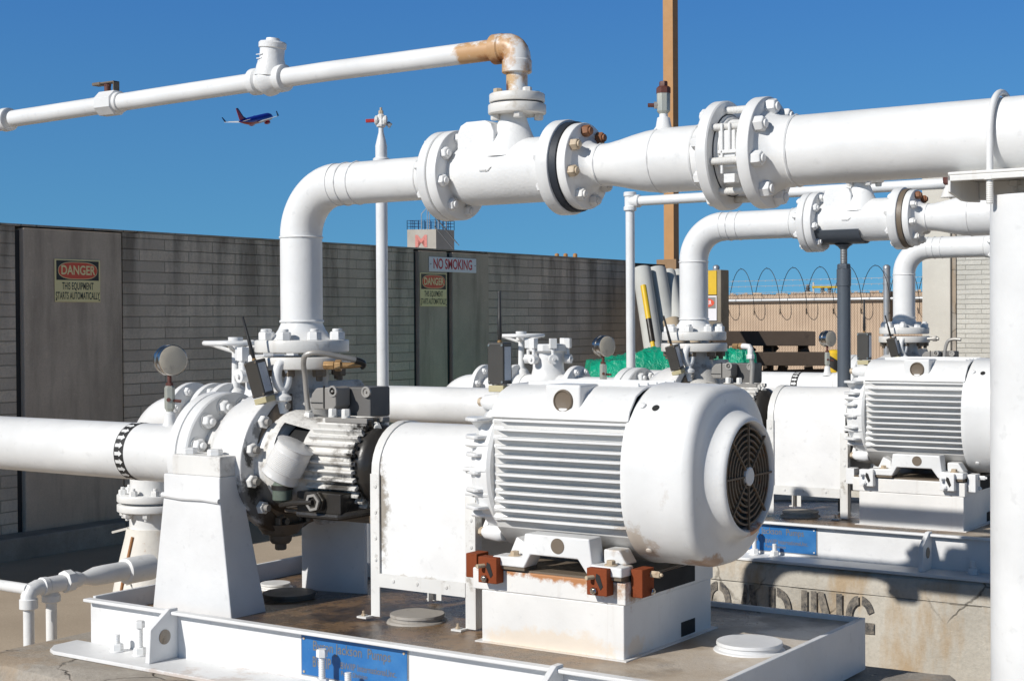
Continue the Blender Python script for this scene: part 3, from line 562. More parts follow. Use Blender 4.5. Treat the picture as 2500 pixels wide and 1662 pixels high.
part(cb1,'rear_housing',MB().box(.125,.215,.030,.115,1.345,1.425),CONDD,bev=.005)
part(cb1,'seam',MB().box(.108,.111,-.0375,-.034,1.37,1.43).box(.062,.104,-.0375,-.034,1.383,1.385),DARK)
for q in ((.140,-.032,1.416),(.205,.028,1.413)): part(cb1,'bolt_boss',MB().lathe(q,-Y,[(0,.015),(.006,.015),(.006,.010),(.003,.009),(.003,.004),(.007,.003)],18),TUBEM)
def eyebolt(o):
    t=thing('eye_bolt',o,'white lifting eye on top of the foreground pump casing','eye bolt','lifting eyes'); o=Vector(o)
    pts=[o+Vector((0,0,.082))+(RT*.9+F*.43).normalized()*.0165*math.cos(a)+UP*.036*math.sin(a) for a in [2*PI*i/24 for i in range(24)]]
    part(t,'eye',MB().tube(pts,[.0105+.003*math.sin(PI*i/24) for i in range(24)],12,closed=True),WHITE); part(t,'shank',MB().lathe(o,Z,[(-.02,.016),(.012,.015),(.016,.024),(.026,.024),(.034,.013),(.046,.012)],20),WHITE)
    return t
eb=eyebolt((-.035,-.040,1.372))
tl=thing('seal_flush_tube',(.04,-.02,1.345),'bent steel flush tube rising over the foreground discharge flange','tube','flush tubes')
pts=[(.042,-.02,1.345),(.038,-.025,1.40),(.042,-.035,1.455),(.050,-.05,1.488),(.068,-.06,1.512),(.095,-.045,1.518),(.125,.0,1.508),(.150,.045,1.497),(.158,.07,1.487),(.15,.07,1.478),(.125,.06,1.480)]
def smooth(p,n=4):
    p=[Vector(q) for q in p]; o=[]
    for i in range(len(p)-1):
        a=p[max(i-1,0)];b=p[i];c=p[i+1];d=p[min(i+2,len(p)-1)]
        for k in range(n):
            t_=k/n; o.append(.5*((2*b)+(c-a)*t_+(2*a-5*b+4*c-d)*t_*t_+(3*b-a-3*c+d)*t_**3))
    return o+[p[-1]]
sp=smooth(pts); part(tl,'tube',MB().tube(sp[:-8],.0075,12),TUBEM); part(tl,'burnt_end',MB().tube(sp[-13:-4],.0088,12),GREASY)
part(tl,'tapered_end',MB().tube([(.156,.07,1.482),(.125,.05,1.482),(.105,.035,1.482)],[.006,.0085,.009],12),BRASSR)
part(tl,'compression_nut',MB().hexn((.108,.038,1.482),(-.8,-.4,0),.016,.018).hexn((.090,.03,1.482),(-.8,-.4,0),.013,.03),BRASSR,bev=.001)
part(tl,'base_fitting',MB().hexn((.042,-.02,1.335),Z,.015,.020).cyl((.042,-.02,1.355),(.042,-.022,1.362),.010,12),WHITED)
# radio transmitters
def sensor(o,tilt,label,turn=0):
    t=thing('radio_sensor',o,label,'sensor','black radio sensors'); o=Vector(o)
    M=Matrix.Translation(o)@Matrix.Rotation(tilt,4,F)@Matrix.Rotation(turn,4,'Z')
    def b(x0,x1,y0,y1,z0,z1): return MB().box(x0,x1,y0,y1,z0,z1).xf(M)
    part(t,'mount_block',b(-.021,.021,-.020,.020,0,.016),BRASSB,bev=.002)
    part(t,'enclosure',b(-.022,.022,-.021,.021,.018,.118),BOXG,bev=.003)
    part(t,'side_label',b(.0222,.0228,-.016,.014,.028,.108),LABELM)
    for a,c in ((-.018,.024),(.018,.024),(-.018,.112),(.018,.112)): part(t,'screw',MB().cyl((a,-.021,c),(a,-.0225,c),.0028,10).xf(M),STEEL)
    part(t,'antenna_base',MB().lathe((0,0,.118),Z,[(0,.006),(.004,.006),(.006,.004)],12).xf(M),BRASSR)
    part(t,'antenna',MB().lathe((0,0,.124),Z,[(0,.0045),(.012,.0058),(.03,.0052),(.055,.005),(.057,.0042),(.115,.0036),(.117,.003)],12).xf(M),BLACKP); return t
TURN=math.atan2(-.563,.826)+R(33)
s1=sensor((-.056,-.085,1.383),R(-14.5),'tilted black radio sensor on the casing of the foreground pump',R(4))
s2=sensor((.726,-.10,1.430),0,'upright black radio sensor on the end of the foreground motor',R(4))
# ------------------------------------------------------------------ motor
mt=thing('electric_motor',(.95,0,1.01),'large white finned electric motor with rusty fan grille in the foreground','motor','electric motors')
MA=1.25
half=[(0,-.205),(-.06,-.200),(-.115,-.178),(-.158,-.135),(-.168,-.09),(-.172,0),(-.170,.09),(-.168,.118),(-.180,.126),(-.172,.146),(-.142,.180),(-.112,.193),(-.09,.198),(0,.200)]
poly=half+[(-a,b) for a,b in half[-2:0:-1]]
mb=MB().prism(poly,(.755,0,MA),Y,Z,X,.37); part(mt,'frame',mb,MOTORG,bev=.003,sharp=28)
topp=[(-.181,.1245),(-.173,.1475),(-.143,.1815),(-.1125,.1945),(-.0905,.1995),(0,.2015)]
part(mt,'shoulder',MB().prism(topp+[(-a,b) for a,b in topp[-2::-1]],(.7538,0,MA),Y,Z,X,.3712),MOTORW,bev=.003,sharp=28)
for s in (-1,1):
    fm=MB()
    for i in range(12):
        zz=MA+.118-i*.0208; yo=.205-.030*(abs(zz-MA)/.13)**3; ti=.165 if abs(zz-MA)<.1 else .15
        pf=[(0,ti),(.018,yo-.012),(.034,yo),(.352,yo),(.368,yo-.008),(.368,ti)]
        fm.prism([(a,s*b) for a,b in pf],(.757,0,zz-.0028),X,Y,Z,.0056)
        # cast root bosses at the drive end
        fm.lathe((.757,s*(.163),zz),X,[(0,.010),(.02,.009),(.05,.002)],8)
    part(mt,'cooling_fins',fm,MOTORW,bev=.0015)
tf=MB()
for i in range(5): yy=-.085+i*.0425; tf.box(.80,1.10,yy-.003,yy+.003,MA+.198,MA+.206)
part(mt,'top_fins',tf,MOTORW,bev=.001)
# lifting boss with a hole
lb=MB().box(.900,.995,-.170,-.05,MA+.120,MA+.204); lbo=part(mt,'lifting_boss',lb,MOTORW,bev=.006)
part(lbo,'eye_recess',MB().lathe((.950,-.1705,MA+.1665),(0,-1,.0),[(0,.0),(.0004,.018),(.0012,.021),(.0045,.0235),(.003,.0255),(-.001,.027)],28,cap=False),BROWNM)
# drive-end bell
be=MB().lathe((.665,0,MA-.002),X,[(0,.10),(.004,.135),(.02,.165),(.04,.178),(.05,.190),(.085,.194),(.092,.188)],56); bell=part(mt,'end_bell',be,MOTORW)
eb2=MB()
for i in range(12):
    if i%2: continue
    zz=MA+.118-i*.0208
    part(bell,'bell_rib',MB().prism([(0,.13),(.0,.165),(.012,.185),(.05,.205),(.058,.2),(.07,.17),(.07,.12)],(.672,0,zz-.0045),X,-Y,Z,.009),MOTORW,bev=.003)
for i in range(20):
    a=2*PI*i/20; c=Vector((.70,math.cos(a)*.178,MA+math.sin(a)*.178)); d=Vector((0,math.cos(a),math.sin(a)))
    part(bell,'bell_rib',MB().bar(c-X*.02,c+X*.05,.010,.034,up=d),MOTORW,bev=.003)
for a in (52,128,232,308):
    c=Vector((.69,-math.cos(R(a-90 if 0 else a))*.198,MA+math.sin(R(a))*.198)); q=part(bell,'bell_ear',MB().lathe(c,X,[(0,.010),(.01,.017),(.05,.022),(.062,.018)],14),MOTORW); part(q,'ear_bolt',MB().hexn(c,-X,.011,.010),RNUT)
# feet
for s in (-1,1):
    q=MB().prism([(.0,1.036),(.088,1.036),(.106,1.068),(.232,1.068),(.256,1.036),(.345,1.036),(.345,1.058),(.270,1.060),(.262,1.116),(.090,1.116),(.082,1.060),(0,1.058)],(.788,s*.226,0),X,Z,Y*(-s),.055)
    q.prism([(.02,1.058),(.07,1.058),(.07,1.085),(.04,1.10)],(.788,s*.185,0),X,Z,Y*(-s),.05).prism([(.275,1.058),(.335,1.058),(.315,1.09),(.275,1.09)],(.788,s*.185,0),X,Z,Y*(-s),.05)
    ft=part(mt,'foot',q,MOTORW,bev=.004)
    part(ft,'shim',MB().box(.79,.875,min(s*.168,s*.222),max(s*.168,s*.222),1.029,1.036).box(1.05,1.13,min(s*.168,s*.222),max(s*.168,s*.222),1.029,1.036),BROWNM)
    for xx in (.838,1.095): part(ft,'foot_bolt',MB().disc((xx,s*.206,1.0585),Z,.003,.015,20,.001).hexn((xx,s*.206,1.0615),Z,.0105,.009),RNUT)
    part(ft,'jacking_hole',MB().lathe((.968,s*.2262,1.094),Y*s,[(0,.0175),(.0012,.0175)],24),BROWNM)
# fan cowl
def superlathe(o,prof,n=96):
    mb=MB(); vs=[];fs=[]
    for xx,r,e in prof:
        for i in range(n):
            a=2*PI*i/n; c_,s_=abs(math.cos(a)),abs(math.sin(a)); k=(c_**e+s_**e)**(-1/e)
            vs.append(Vector(o)+Vector((xx,math.cos(a)*r*k,math.sin(a)*r*k)))
    for k in range(len(prof)-1):
        for i in range(n): j=(i+1)%n; fs.append((k*n+i,k*n+j,(k+1)*n+j,(k+1)*n+i))
    return mb.add(vs,fs)
cw=superlathe((1.118,0,MA),[(0,.165,2.2),(0,.204,2.35),(.006,.2065,2.35),(.018,.2065,2.35),(.028,.205,2.4),(.10,.2045,2.5),(.148,.203,2.6),(.160,.199,2.6),(.168,.191,2.55),(.171,.181,2.4),(.1725,.168,2.2),(.176,.157,2.05),(.184,.148,2),(.196,.141,2),(.206,.1365,2),(.213,.134,2),(.217,.130,2),(.2185,.124,2),(.214,.1195,2),(.195,.118,2)]); cwl=part(mt,'fan_cowl',cw,MOTORW,sharp=50)
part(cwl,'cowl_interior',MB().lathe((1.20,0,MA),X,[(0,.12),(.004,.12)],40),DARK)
g=MB(); gx=1.328
for r in (.026,.040,.0535,.067,.0805,.094,.1075): g.lathe((gx-.004,0,MA),X,[(0,r-.0022),(0,r+.0022),(.006,r+.0022),(.006,r-.0022),(0,r-.0022)],48,cap=False)
gg=part(cwl,'grille',g,GRILLE)
g=MB()
for i in range(8): a=2*PI*i/8; d=Vector((0,math.cos(a),math.sin(a))); g.bar(Vector((gx+.002,0,MA))+d*.018,Vector((gx+.002,0,MA))+d*.12,.004,.006,up=X)
part(gg,'spoke',g,GRILLE); part(gg,'hub_disc',MB().lathe((gx,0,MA),X,[(0,.021),(.006,.021),(.008,.018)],28),MOTORW)
fanb=MB()
for i in range(9): a=2*PI*i/9; d=Vector((0,math.cos(a),math.sin(a))); fanb.bar(Vector((1.28,0,MA))+d*.02,Vector((1.28,0,MA))+d*.105,.05,.003,up=Vector((.7,-math.sin(a)*.7,math.cos(a)*.7)))
part(cwl,'fan_blades',fanb,GRILLE)
part(cwl,'drain_hole',MB().lathe(Vector((1.180,0,MA))+Vector((0,-.70,.714))*.2186,(0,-.70,.714),[(0,.0085),(.0012,.0085)],18),DARK)
for a,xx in ((47,1.145),(-47,1.16)):
    d=Vector((0,-math.cos(R(a)),math.sin(R(a)))); part(cwl,'cowl_screw',MB().lathe(Vector((xx,0,MA))+d*.2186,d,[(0,.008),(.003,.0075),(.005,.004)],14),MOTORW)
# ------------------------------------------------------------------ coupling guard
gd=thing('coupling_guard',(.49,0,.85),'white sheet metal coupling guard on angle legs in the foreground','guard','coupling guards')
def arch(x0,x1,hw,zc,rt,zb,th):
    mb=MB(); pr=[(-hw,zb)]+[(-hw*math.cos(R(a)),zc+rt*math.sin(R(a))) for a in range(0,181,10)]+[(hw,zb)]
    pi=[(a*(1-th/hw),b-(th if b>zc+.01 else 0)) for a,b in pr]; n=len(pr); vs=[]
    for xx in (x0,x1):
        vs+=[(xx,a,b) for a,b in pr]+[(xx,a,b) for a,b in pi]
    m=2*n; fs=[]
    for i in range(n-1):
        fs+=[(i,i+1,m+i+1,m+i),(n+i,m+n+i,m+n+i+1,n+i+1),(i,n+i,n+i+1,i+1),(m+i,m+i+1,m+n+i+1,m+n+i)]
    fs+=[(0,m,m+n,n),(n-1,2*n-1,m+2*n-1,m+n-1)]
    mb.add(vs,fs); return mb
part(gd,'sheet_panel',arch(.372,.660,.124,1.222,.118,.960,.002),GUARDW,sharp=20)
part(gd,'end_band',arch(.348,.372,.128,1.222,.122,1.20,.004),GUARDD,sharp=20)
for x0,x1 in ((.346,.374),(.642,.672)):
    for s in (-1,1):
        l=MB().prism([(0,0),(x1-x0,0),(x1-x0,s*.004),(.004,s*.004),(.004,s*.028),(0,s*.028)] if x0<.5 else [(0,0),(x1-x0,0),(x1-x0,s*.028),(x1-x0-.004,s*.028),(x1-x0-.004,s*.004),(0,s*.004)],(x0,s*(.131),.856),X,-Y,Z,.36 if x0<.5 else .32)
        lg=part(gd,'leg',l,GUARDD)
        part(lg,'foot_plate',MB().box(x0-.024,x0+.006,s*.145-.014,s*.145+.014,.853,.8575),GUARDD); part(lg,'foot_bolt',MB().cyl((x0-.012,s*.147,.8575),(x0-.012,s*.147,.870),.003,10).hexn((x0-.012,s*.147,.8575),Z,.006,.005),RNUT)
        for zz in (1.185,1.12,1.055,1.0): part(lg,'rivet',MB().lathe(((x0+x1)/2+.002,s*.1312,zz),Y*s,[(0,.0052),(.002,.0048),(.002,.002),(.0032,.0018)],12),GUARDD)
for s in (-1,1):
    rl=part(gd,'bottom_rail',MB().box(.374,.642,s*.131-.002,s*.131+.002,.932,.966),GUARDD)
    for xx in (.42,.495,.585): part(rl,'rivet',MB().lathe((xx,s*.133,.951),Y*s,[(0,.0052),(.002,.0048),(.002,.002),(.0032,.0018)],12),GUARDD)
cpn=thing('shaft_coupling',(.49,0,AX),'dark shaft coupling inside the foreground guard','coupling','shaft couplings')
part(cpn,'hub',MB().cyl((.33,0,AX),(.40,0,AX),.03,20).cyl((.40,0,AX),(.58,0,AX),.075,28).cyl((.58,0,AX),(.69,0,AX),.03,20),GREASY)
# ------------------------------------------------------------------ suction pipe with gauge
su=thing('suction_pipe',(-2.0,0,AX),'fat white suction pipe with black arrow band at the lower left','pipe','suction pipes')
SR=.0845
part(su,'pipe',MB().cyl((-1.62,0,AX-.006),(-.42,0,AX-.006),SR,56),WHITE)
part(su,'elbow',MB().tube(arc((-1.62,0,AX-.156),.15,90,180,14)+[(-1.77,0,.3)],SR,40),WHITE)
part(su,'weld_neck',MB().lathe((-.425,0,AX-.003),X,[(0,SR),(.006,SR+.003),(.012,SR),(.03,SR+.006),(.08,.112)],48),WHITE)
bd=MB().lathe((-.666,0,AX-.006),X,[(0,SR+.0008),(.040,SR+.0008)],56,cap=False); band=part(su,'arrow_band',bd,BLK)
am=MB()
for i in range(22):
    a=2*PI*i/22; q0=SR+.0016
    def pt(xx,da): return Vector((-.666+xx*.555,math.cos(a+da)*q0,AX-.006+math.sin(a+da)*q0))
    am.add([pt(.008,-.06),pt(.008,.06),pt(.040,.06),pt(.040,.11),pt(.064,0),pt(.040,-.11),pt(.040,-.06)],[(0,1,2,3,4,5,6)])
part(band,'arrow_marks',am,WHITE)
def gauge(o,h,label,face=None):
    t=thing('pressure_gauge',o,label,'gauge','pressure gauges'); o=Vector(o)
    part(t,'weld_stub',MB().lathe(o,Z,[(-.012,.030),(0,.022),(.012,.017),(.034,.016),(.036,.012),(.04,.012)],24),WHITE)
    iv=part(t,'isolation_valve',MB().lathe(o+Z*.038,Z,[(0,.010),(.006,.011),(.012,.0155),(.072,.0155),(.078,.011)],6,ph=.3),WORN,bev=.001)
    part(iv,'handle',MB().cyl(o+Z*.072+RT*.012-F*.003,o+Z*.070+RT*.034-F*.003,.0045,10),DRUST)
    part(iv,'stem_seal',MB().cyl(o+Z*.075-F*.0165,o+Z*.075-F*.013,.006,12),DRUST)
    part(t,'neck',MB().cyl(o+Z*.112,o+Z*.15,.0062,12).lathe(o+Z*.112,Z,[(0,.011),(.012,.011)],6),DRUST)
    d=(-F+RT*.72).normalized(); c=o+Z*(.15+.040)
    cs=part(t,'case',MB().lathe(c-d*.030,d,[(0,.030),(.004,.040),(.018,.0415),(.019,.045),(.026,.045),(.027,.042),(.046,.042),(.048,.045),(.056,.045),(.058,.042)],48),STEEL)
    part(cs,'rear_gasket',MB().lathe(c-d*.0120,d,[(0,.0425),(.003,.0425)],48),BLK)
    part(t,'dial_glass',MB().lathe(c+d*.0282,d,[(0,.0425),(.0012,.040),(.002,.02),(.0022,.0)],40,cap=False),DIAL)
    return t
ga=gauge((-.519,0,AX+.076),.18,'round pressure gauge on the suction pipe at the left')
# ------------------------------------------------------------------ discharge riser
ri=thing('discharge_riser',(0,0,1.508),'white discharge riser bending into a flange in the foreground','pipe','discharge risers')
PR=.0572
fl=part(ri,'bottom_flange',MB().disc((0,0,1.518),Z,.034,.128,56,.004),WHITED)
ring(fl,(0,0,1.552),Z,.104,8,lambda q,i:part(fl,'nut',MB().hexn(q,Z,.0195,.022,stud=.008,sr=.012),WHITE,bev=.0012),ph=.35)
part(ri,'weld_neck',MB().lathe((0,0,1.55),Z,[(0,.088),(.012,.076),(.03,.064),(.045,PR),(.05,PR)],48),WHITE)
RB=.135
part(ri,'riser_pipe',MB().cyl((0,0,1.598),(0,0,HZ-RB),PR,48),WHITE)
part(ri,'elbow',MB().tube(arc((RB,0,HZ-RB),RB,180,90,24),PR,48),WHITE)
part(ri,'horizontal_pipe',MB().cyl((RB,0,HZ),(.435,0,HZ),PR-.0015,48),WHITE)
def bead(t,o,d,r,th=.0028):
    d,u,v=basis(d); pts=[Vector(o)+(u*math.cos(2*PI*i/48)+v*math.sin(2*PI*i/48))*(r+random.uniform(-.0006,.0008)) for i in range(48)]
    part(t,'weld_bead',MB().tube(pts,[th*random.uniform(.8,1.2) for _ in range(48)],6,closed=True),WHITE)
bead(ri,(0,0,1.602),Z,PR,.0038); bead(ri,(0,0,HZ-RB-.002),Z,PR); bead(ri,(.165,0,HZ),X,PR-.001,.002); bead(ri,(.205,0,HZ),X,PR-.001,.002); bead(ri,(.43,0,HZ),X,PR-.001,.003)
fl=part(ri,'end_flange',MB().lathe((.432,0,HZ),X,[(0,PR-.001),(.03,.068),(.05,.082),(.052,.110),(.055,.113),(.078,.113),(.080,.111)],56),WHITE)
ring(fl,(.484,0,HZ),-X,.091,8,lambda q,i:part(fl,'nut',MB().hexn(q,-X,.0145,.014,stud=.006),WHITE),ph=.28)
# ------------------------------------------------------------------ check valve
ck=thing('check_valve',(.70,0,1.89),'white check valve with raised arrow between flanges in the foreground','valve','check valves')
fl=part(ck,'inlet_flange',MB().disc((.515,0,HZ),X,.030,.113,56,.003),WHITE)
ring(fl,(.545,0,HZ),X,.091,8,lambda q,i:part(fl,'nut',MB().hexn(q,X,.0155,.014,stud=.005,sr=.009),WHITE,bev=.001),ph=.28)
part(ck,'body',MB().lathe((.545,0,HZ),X,[(0,.066),(.01,.069),(.02,.0745),(.035,.079),(.27,.079),(.278,.082),(.30,.082)],56),WHITEC)
fl=part(ck,'outlet_flange',MB().disc((.838,0,HZ),X,.034,.114,56,.003),WHITE)
ring(fl,(.838,0,HZ),-X,.091,8,lambda q,i:part(fl,'nut',MB().hexn(q,-X,.0145,.012,stud=.005),WHITE),ph=.28)
bo=MB().prism([(-.055,0),(-.055,.062),(-.045,.082),(-.028,.090),(.028,.090),(.045,.082),(.055,.062),(.055,0)],(.630,-.062,2.0),X,Z,Y,.085)
part(ck,'cover_boss',bo,WHITEC,bev=.004)
part(ck,'branch_neck',MB().lathe((.700,0,2.0),Z,[(0,.078),(.03,.066),(.055,.050),(.08,.040),(.095,.035),(.112,.034)],36),WHITEC)
fl=part(ck,'branch_flange',MB().disc((.713,0,2.106),Z,.024,.0715,40,.003),FLRUST)
ring(fl,(.713,0,2.106),-Z,.053,4,lambda q,i:part(fl,'nut',MB().hexn(q,-Z,.0125,.014),FLRUST,bev=.001),ph=.6)
part(ck,'arrow_mark',MB().box(.655,.674,-.0812,-.0785,HZ-.003,HZ+.0005).prism([(.672,-.005),(.685,.0045),(.690,.006),(.681,-.003)],(0,-.0785,HZ),X,Z,-Y,.0025),MOTORG)
# ------------------------------------------------------------------ reducer
rd=thing('pipe_reducer',(1.1,0,1.9),'white tapered reducer with rusty flange nuts in the foreground','pipe reducer','pipe reducers')
part(rd,'gasket',MB().lathe((.872,0,HZ),X,[(0,.108),(.018,.108)],48),GASKET)
fl=part(rd,'inlet_flange',MB().disc((.890,0,HZ),X,.025,.103,56,.003),WHITE)
ring(fl,(.915,0,HZ),X,.083,8,lambda q,i:part(fl,'nut',MB().hexn(q,X,.0145,.018,stud=.005,sr=.009),DRUST2 if q.z>HZ+.07 else (RNUT if q.y<-.05 and q.z>HZ-.05 else WHITED),bev=.001),ph=.28)
part(rd,'cone',MB().lathe((.912,0,HZ),X,[(0,.078),(.008,.068),(.02,.054),(.035,.049),(.045,.049),(.07,.0505),(.10,.056),(.135,.064),(.17,.0705),(.20,.0735),(.215,.074),(.34,.0745)],56),WHITE)
bead(rd,(.957,0,HZ),X,.0495,.0025); bead(rd,(1.115,0,HZ),X,.0735,.002); bead(rd,(1.222,0,HZ),X,.0742,.003)
fl=part(rd,'end_flange',MB().lathe((1.225,0,HZ),X,[(0,.074),(.02,.078),(.035,.088),(.037,.120),(.040,.122),(.062,.122),(.065,.119)],64),WHITE)
ring(fl,(1.262,0,HZ),-X,.100,8,lambda q,i:part(fl,'nut',MB().hexn(q,-X,.0165,.016,stud=.004),WHITE,bev=.001),ph=.28)
nv=thing('needle_valve',(1.12,0,2.035),'small rusty topped needle valve on the foreground reducer','valve','small vent valves')
part(nv,'weld_stub',MB().lathe((1.12,0,2.035),Z,[(0,.026),(.01,.018),(.03,.0145),(.032,.010),(.042,.009)],24),WHITE)
vb_=part(nv,'valve_body',MB().lathe((1.12,0,2.072),Z,[(0,.008),(.008,.016),(.055,.0165),(.062,.0125)],8,ph=.2),WORN,bev=.001)
part(vb_,'rusty_collar',MB().lathe((1.12,0,2.121),Z,[(0,.0172),(.012,.0172),(.016,.013)],8,ph=.2),DRUST); part(vb_,'cap',MB().hexn((1.12,0,2.137),Z,.010,.012),DRUST)
part(nv,'handle',MB().cyl(Vector((1.12,0,2.094))-RT*.012,Vector((1.12,0,2.094))-RT*.036,.0048,12),DRUST); part(nv,'stem_nut',MB().cyl(Vector((1.12,0,2.094))-RT*.008,Vector((1.12,0,2.094))-RT*.022,.008,12),TUBEM)
# ------------------------------------------------------------------ wafer valve held by long studs
wv=thing('wafer_valve',(1.32,0,HZ),'white wafer valve clamped by long studs in the foreground','valve','wafer valves')
part(wv,'body',MB().lathe((1.287,0,HZ),X,[(0,.082),(.003,.090),(.006,.090),(.008,.085),(.014,.085),(.014,.08),(.028,.078),(.06,.078),(.066,.082),(.072,.082)],56),WHITE)
part(wv,'seal_ring',MB().lathe((1.288,0,HZ),X,[(0,.0925),(.0035,.0925)],56),GASKET)
part(wv,'cast_lettering_pad',MB().box(1.305,1.345,-.092,-.07,HZ-.035,HZ+.045).box(1.312,1.318,-.098,-.09,HZ-.05,HZ+.06).box(1.33,1.336,-.098,-.09,HZ+.0,HZ+.06).box(1.305,1.35,-.098,-.09,HZ-.006,HZ+.002).box(1.318,1.345,-.094,-.07,HZ-.07,HZ-.05),WHITEC,bev=.002)
ring(wv,(1.287,0,HZ),X,.100,8,lambda q,i:part(wv,'stud',MB().thread(q,q+X*.075,.0085,14,.0035),WHITED),ph=.28)
# ------------------------------------------------------------------ delivery pipe
dp=thing('delivery_pipe',(2.2,0,HZ),'fat white delivery pipe leaving at the upper right over the post','pipe','delivery pipes')
fl=part(dp,'flange',MB().disc((1.360,0,HZ),X,.030,.123,64,.003),WHITE)
ring(fl,(1.390,0,HZ),X,.100,8,lambda q,i:part(fl,'nut',MB().hexn(q,X,.018,.022,stud=.005,sr=.010),WHITE,bev=.0012),ph=.28)
part(dp,'weld_neck',MB().lathe((1.388,0,HZ),X,[(0,.098),(.01,.090),(.03,.080),(.05,.0765),(.06,.0765)],56),WHITE)
bead(dp,(1.452,0,HZ),X,.0762,.0035)
part(dp,'pipe',MB().cyl((1.445,0,HZ),(6.5,0,HZ),.0765,64),WHITE)
# ------------------------------------------------------------------ post with saddle and u-bolt
po=thing('pipe_support_post',(1.958,0,.3),'thick white support post under the fat pipe at the right edge','post')
PX=1.958
part(po,'post',MB().cyl((PX,-.01,.3),(PX,-.01,1.842),.0845,56),WHITE)
chn=MB().box(PX-.145,PX+.145,-.098,.098,1.884,1.8905); chn.box(PX-.145,PX+.145,-.098,-.0925,1.872,1.884)
for s in (-1,1):
    chn.prism([(-.098,1.884),(.098,1.884),(.098,1.842),(.02,1.838),(-.02,1.838),(-.098,1.850)],(PX+s*.145-(.006 if s>0 else 0),0,0),Y,Z,X,.006)
chn.prism([(-.139,1.884),(.139,1.884),(.139,1.846),(.07,1.842),(-.07,1.842),(-.139,1.846)],(PX,.085,0),X,Z,Y,.006)
part(po,'saddle_channel',chn,WHITED,bev=.002)
UX=1.893
ub=[(UX,-.086,1.832),(UX,-.086,HZ)]+arc((UX,0,HZ),.086,180,0,20,u=Y)[1:]+[(UX,.086,1.832)]
part(po,'u_bolt',MB().tube(ub,.0068,12),WHITE)
for s in (-1,1): part(po,'nut',MB().hexn((UX,s*.086,1.872),Z,.014,.011),WHITED); part(po,'thread',MB().thread((UX,s*.086,1.825),(UX,s*.086,1.87),.0075,12),WHITED)
# ------------------------------------------------------------------ small vent line above (foreground only)
vp=thing('vent_pipe',(-.2,0,2.26),'long slim white pipe with rusty elbow crossing the sky','pipe')
def vz(x): return 2.252+(x+1.176)*(2.272-2.252)/1.28 if x<.1 else 2.272
part(vp,'flange',MB().disc((.713,0,2.134),Z,.022,.0685,40,.003),FLRUST)
for i in range(4):
    a=PI/4+.3+i*PI/2; part(vp,'nut',MB().hexn((.713+.053*math.cos(a),.053*math.sin(a),2.156),Z,.0115,.010),FLRUST if i%2 else RNUT)
part(vp,'gasket',MB().cyl((.713,0,2.129),(.713,0,2.135),.064,36),GASKET)
part(vp,'nipple',MB().cyl((.713,0,2.154),(.713,0,2.235),.0265,32),WHITEF)
el=MB().tube([(.713,0,2.225)]+[(.713-.030+.030*math.cos(R(a)),0,2.243+.030*math.sin(R(a))) for a in range(0,91,15)]+[(.655,0,2.273)],.0345,32); 
el.lathe((.713,0,2.207),Z,[(0,.034),(.002,.0368),(.030,.0368),(.034,.034)],32).lathe((.645,0,2.272),X,[(0,.034),(.002,.0372),(.026,.0372),(.030,.034)],32)
part(vp,'elbow',el,WHITEF)
part(vp,'pipe',MB().tube([(.66,0,2.272),(.1,0,2.272),(-.5,0,2.2635),(-1.22,0,2.2515)],.0262,32),WHITEF)
part(vp,'end_union',MB().lathe((-1.235,0,2.251),-X,[(0,.030),(.003,.0365),(.026,.0375),(.03,.034),(.045,.033),(.25,.033)],32),WHITE)
sv=thing('swing_check_valve',(-.115,0,2.27),'small white check valve with round cap on the slim pipe','valve')
bz=2.269
part(sv,'body',MB().lathe((-.175,0,bz),X,[(0,.030),(.003,.037),(.024,.0375),(.03,.031),(.038,.034),(.06,.045),(.075,.043),(.09,.034),(.098,.031),(.102,.0375),(.122,.037),(.126,.030)],32),WHITEC)
d=Vector((.10,-.0,1)).normalized()
part(sv,'bonnet',MB().lathe((-.108,0,bz+.01),d,[(0,.045),(.03,.040),(.05,.034),(.075,.034),(.077,.038),(.09,.0385),(.094,.035),(.097,.020),(.104,.018)],32),WHITEC)
part(sv,'cast_mark',MB().box(-.128,-.104,-.0365,-.033,bz+.066,bz+.068).box(-.126,-.108,-.0372,-.033,bz+.055,bz+.0575).box(-.120,-.112,-.038,-.033,bz+.038,bz+.05),WHITEC)
bv=thing('ball_valve',(-.765,0,2.26),'white hexagonal ball valve with brown lever on the slim pipe','valve')
bz=2.2605
part(bv,'body',MB().lathe((-.805,0,bz),X,[(0,.028),(.004,.031),(.008,.0385),(.075,.0385),(.079,.031),(.083,.028)],8,ph=PI/8).lathe((-.735,0,bz),X,[(0,.031),(.02,.031),(.022,.028)],32),WHITE,bev=.001)
part(bv,'stem',MB().cyl((-.775,0,bz+.035),(-.775,0,bz+.058),.010,14).hexn((-.775,0,bz+.052),Z,.011,.010),DRUST)
part(bv,'lever',MB().box(-.80,-.735,-.012,.012,bz+.060,bz+.065).box(-.739,-.735,-.012,.012,bz+.036,bz+.065).box(-.83,-.795,-.014,.014,bz+.057,bz+.066),BROWNM,bev=.002)
# the discharge line stands in its own vertical plane, 12 cm behind the shaft line
for o in (ri,ck,rd,nv,wv,dp,po,vp,sv,bv):
    o.location=Vector(o.location)*US+Vector((NX,NY,NZ)); o.scale=(US,US,US)
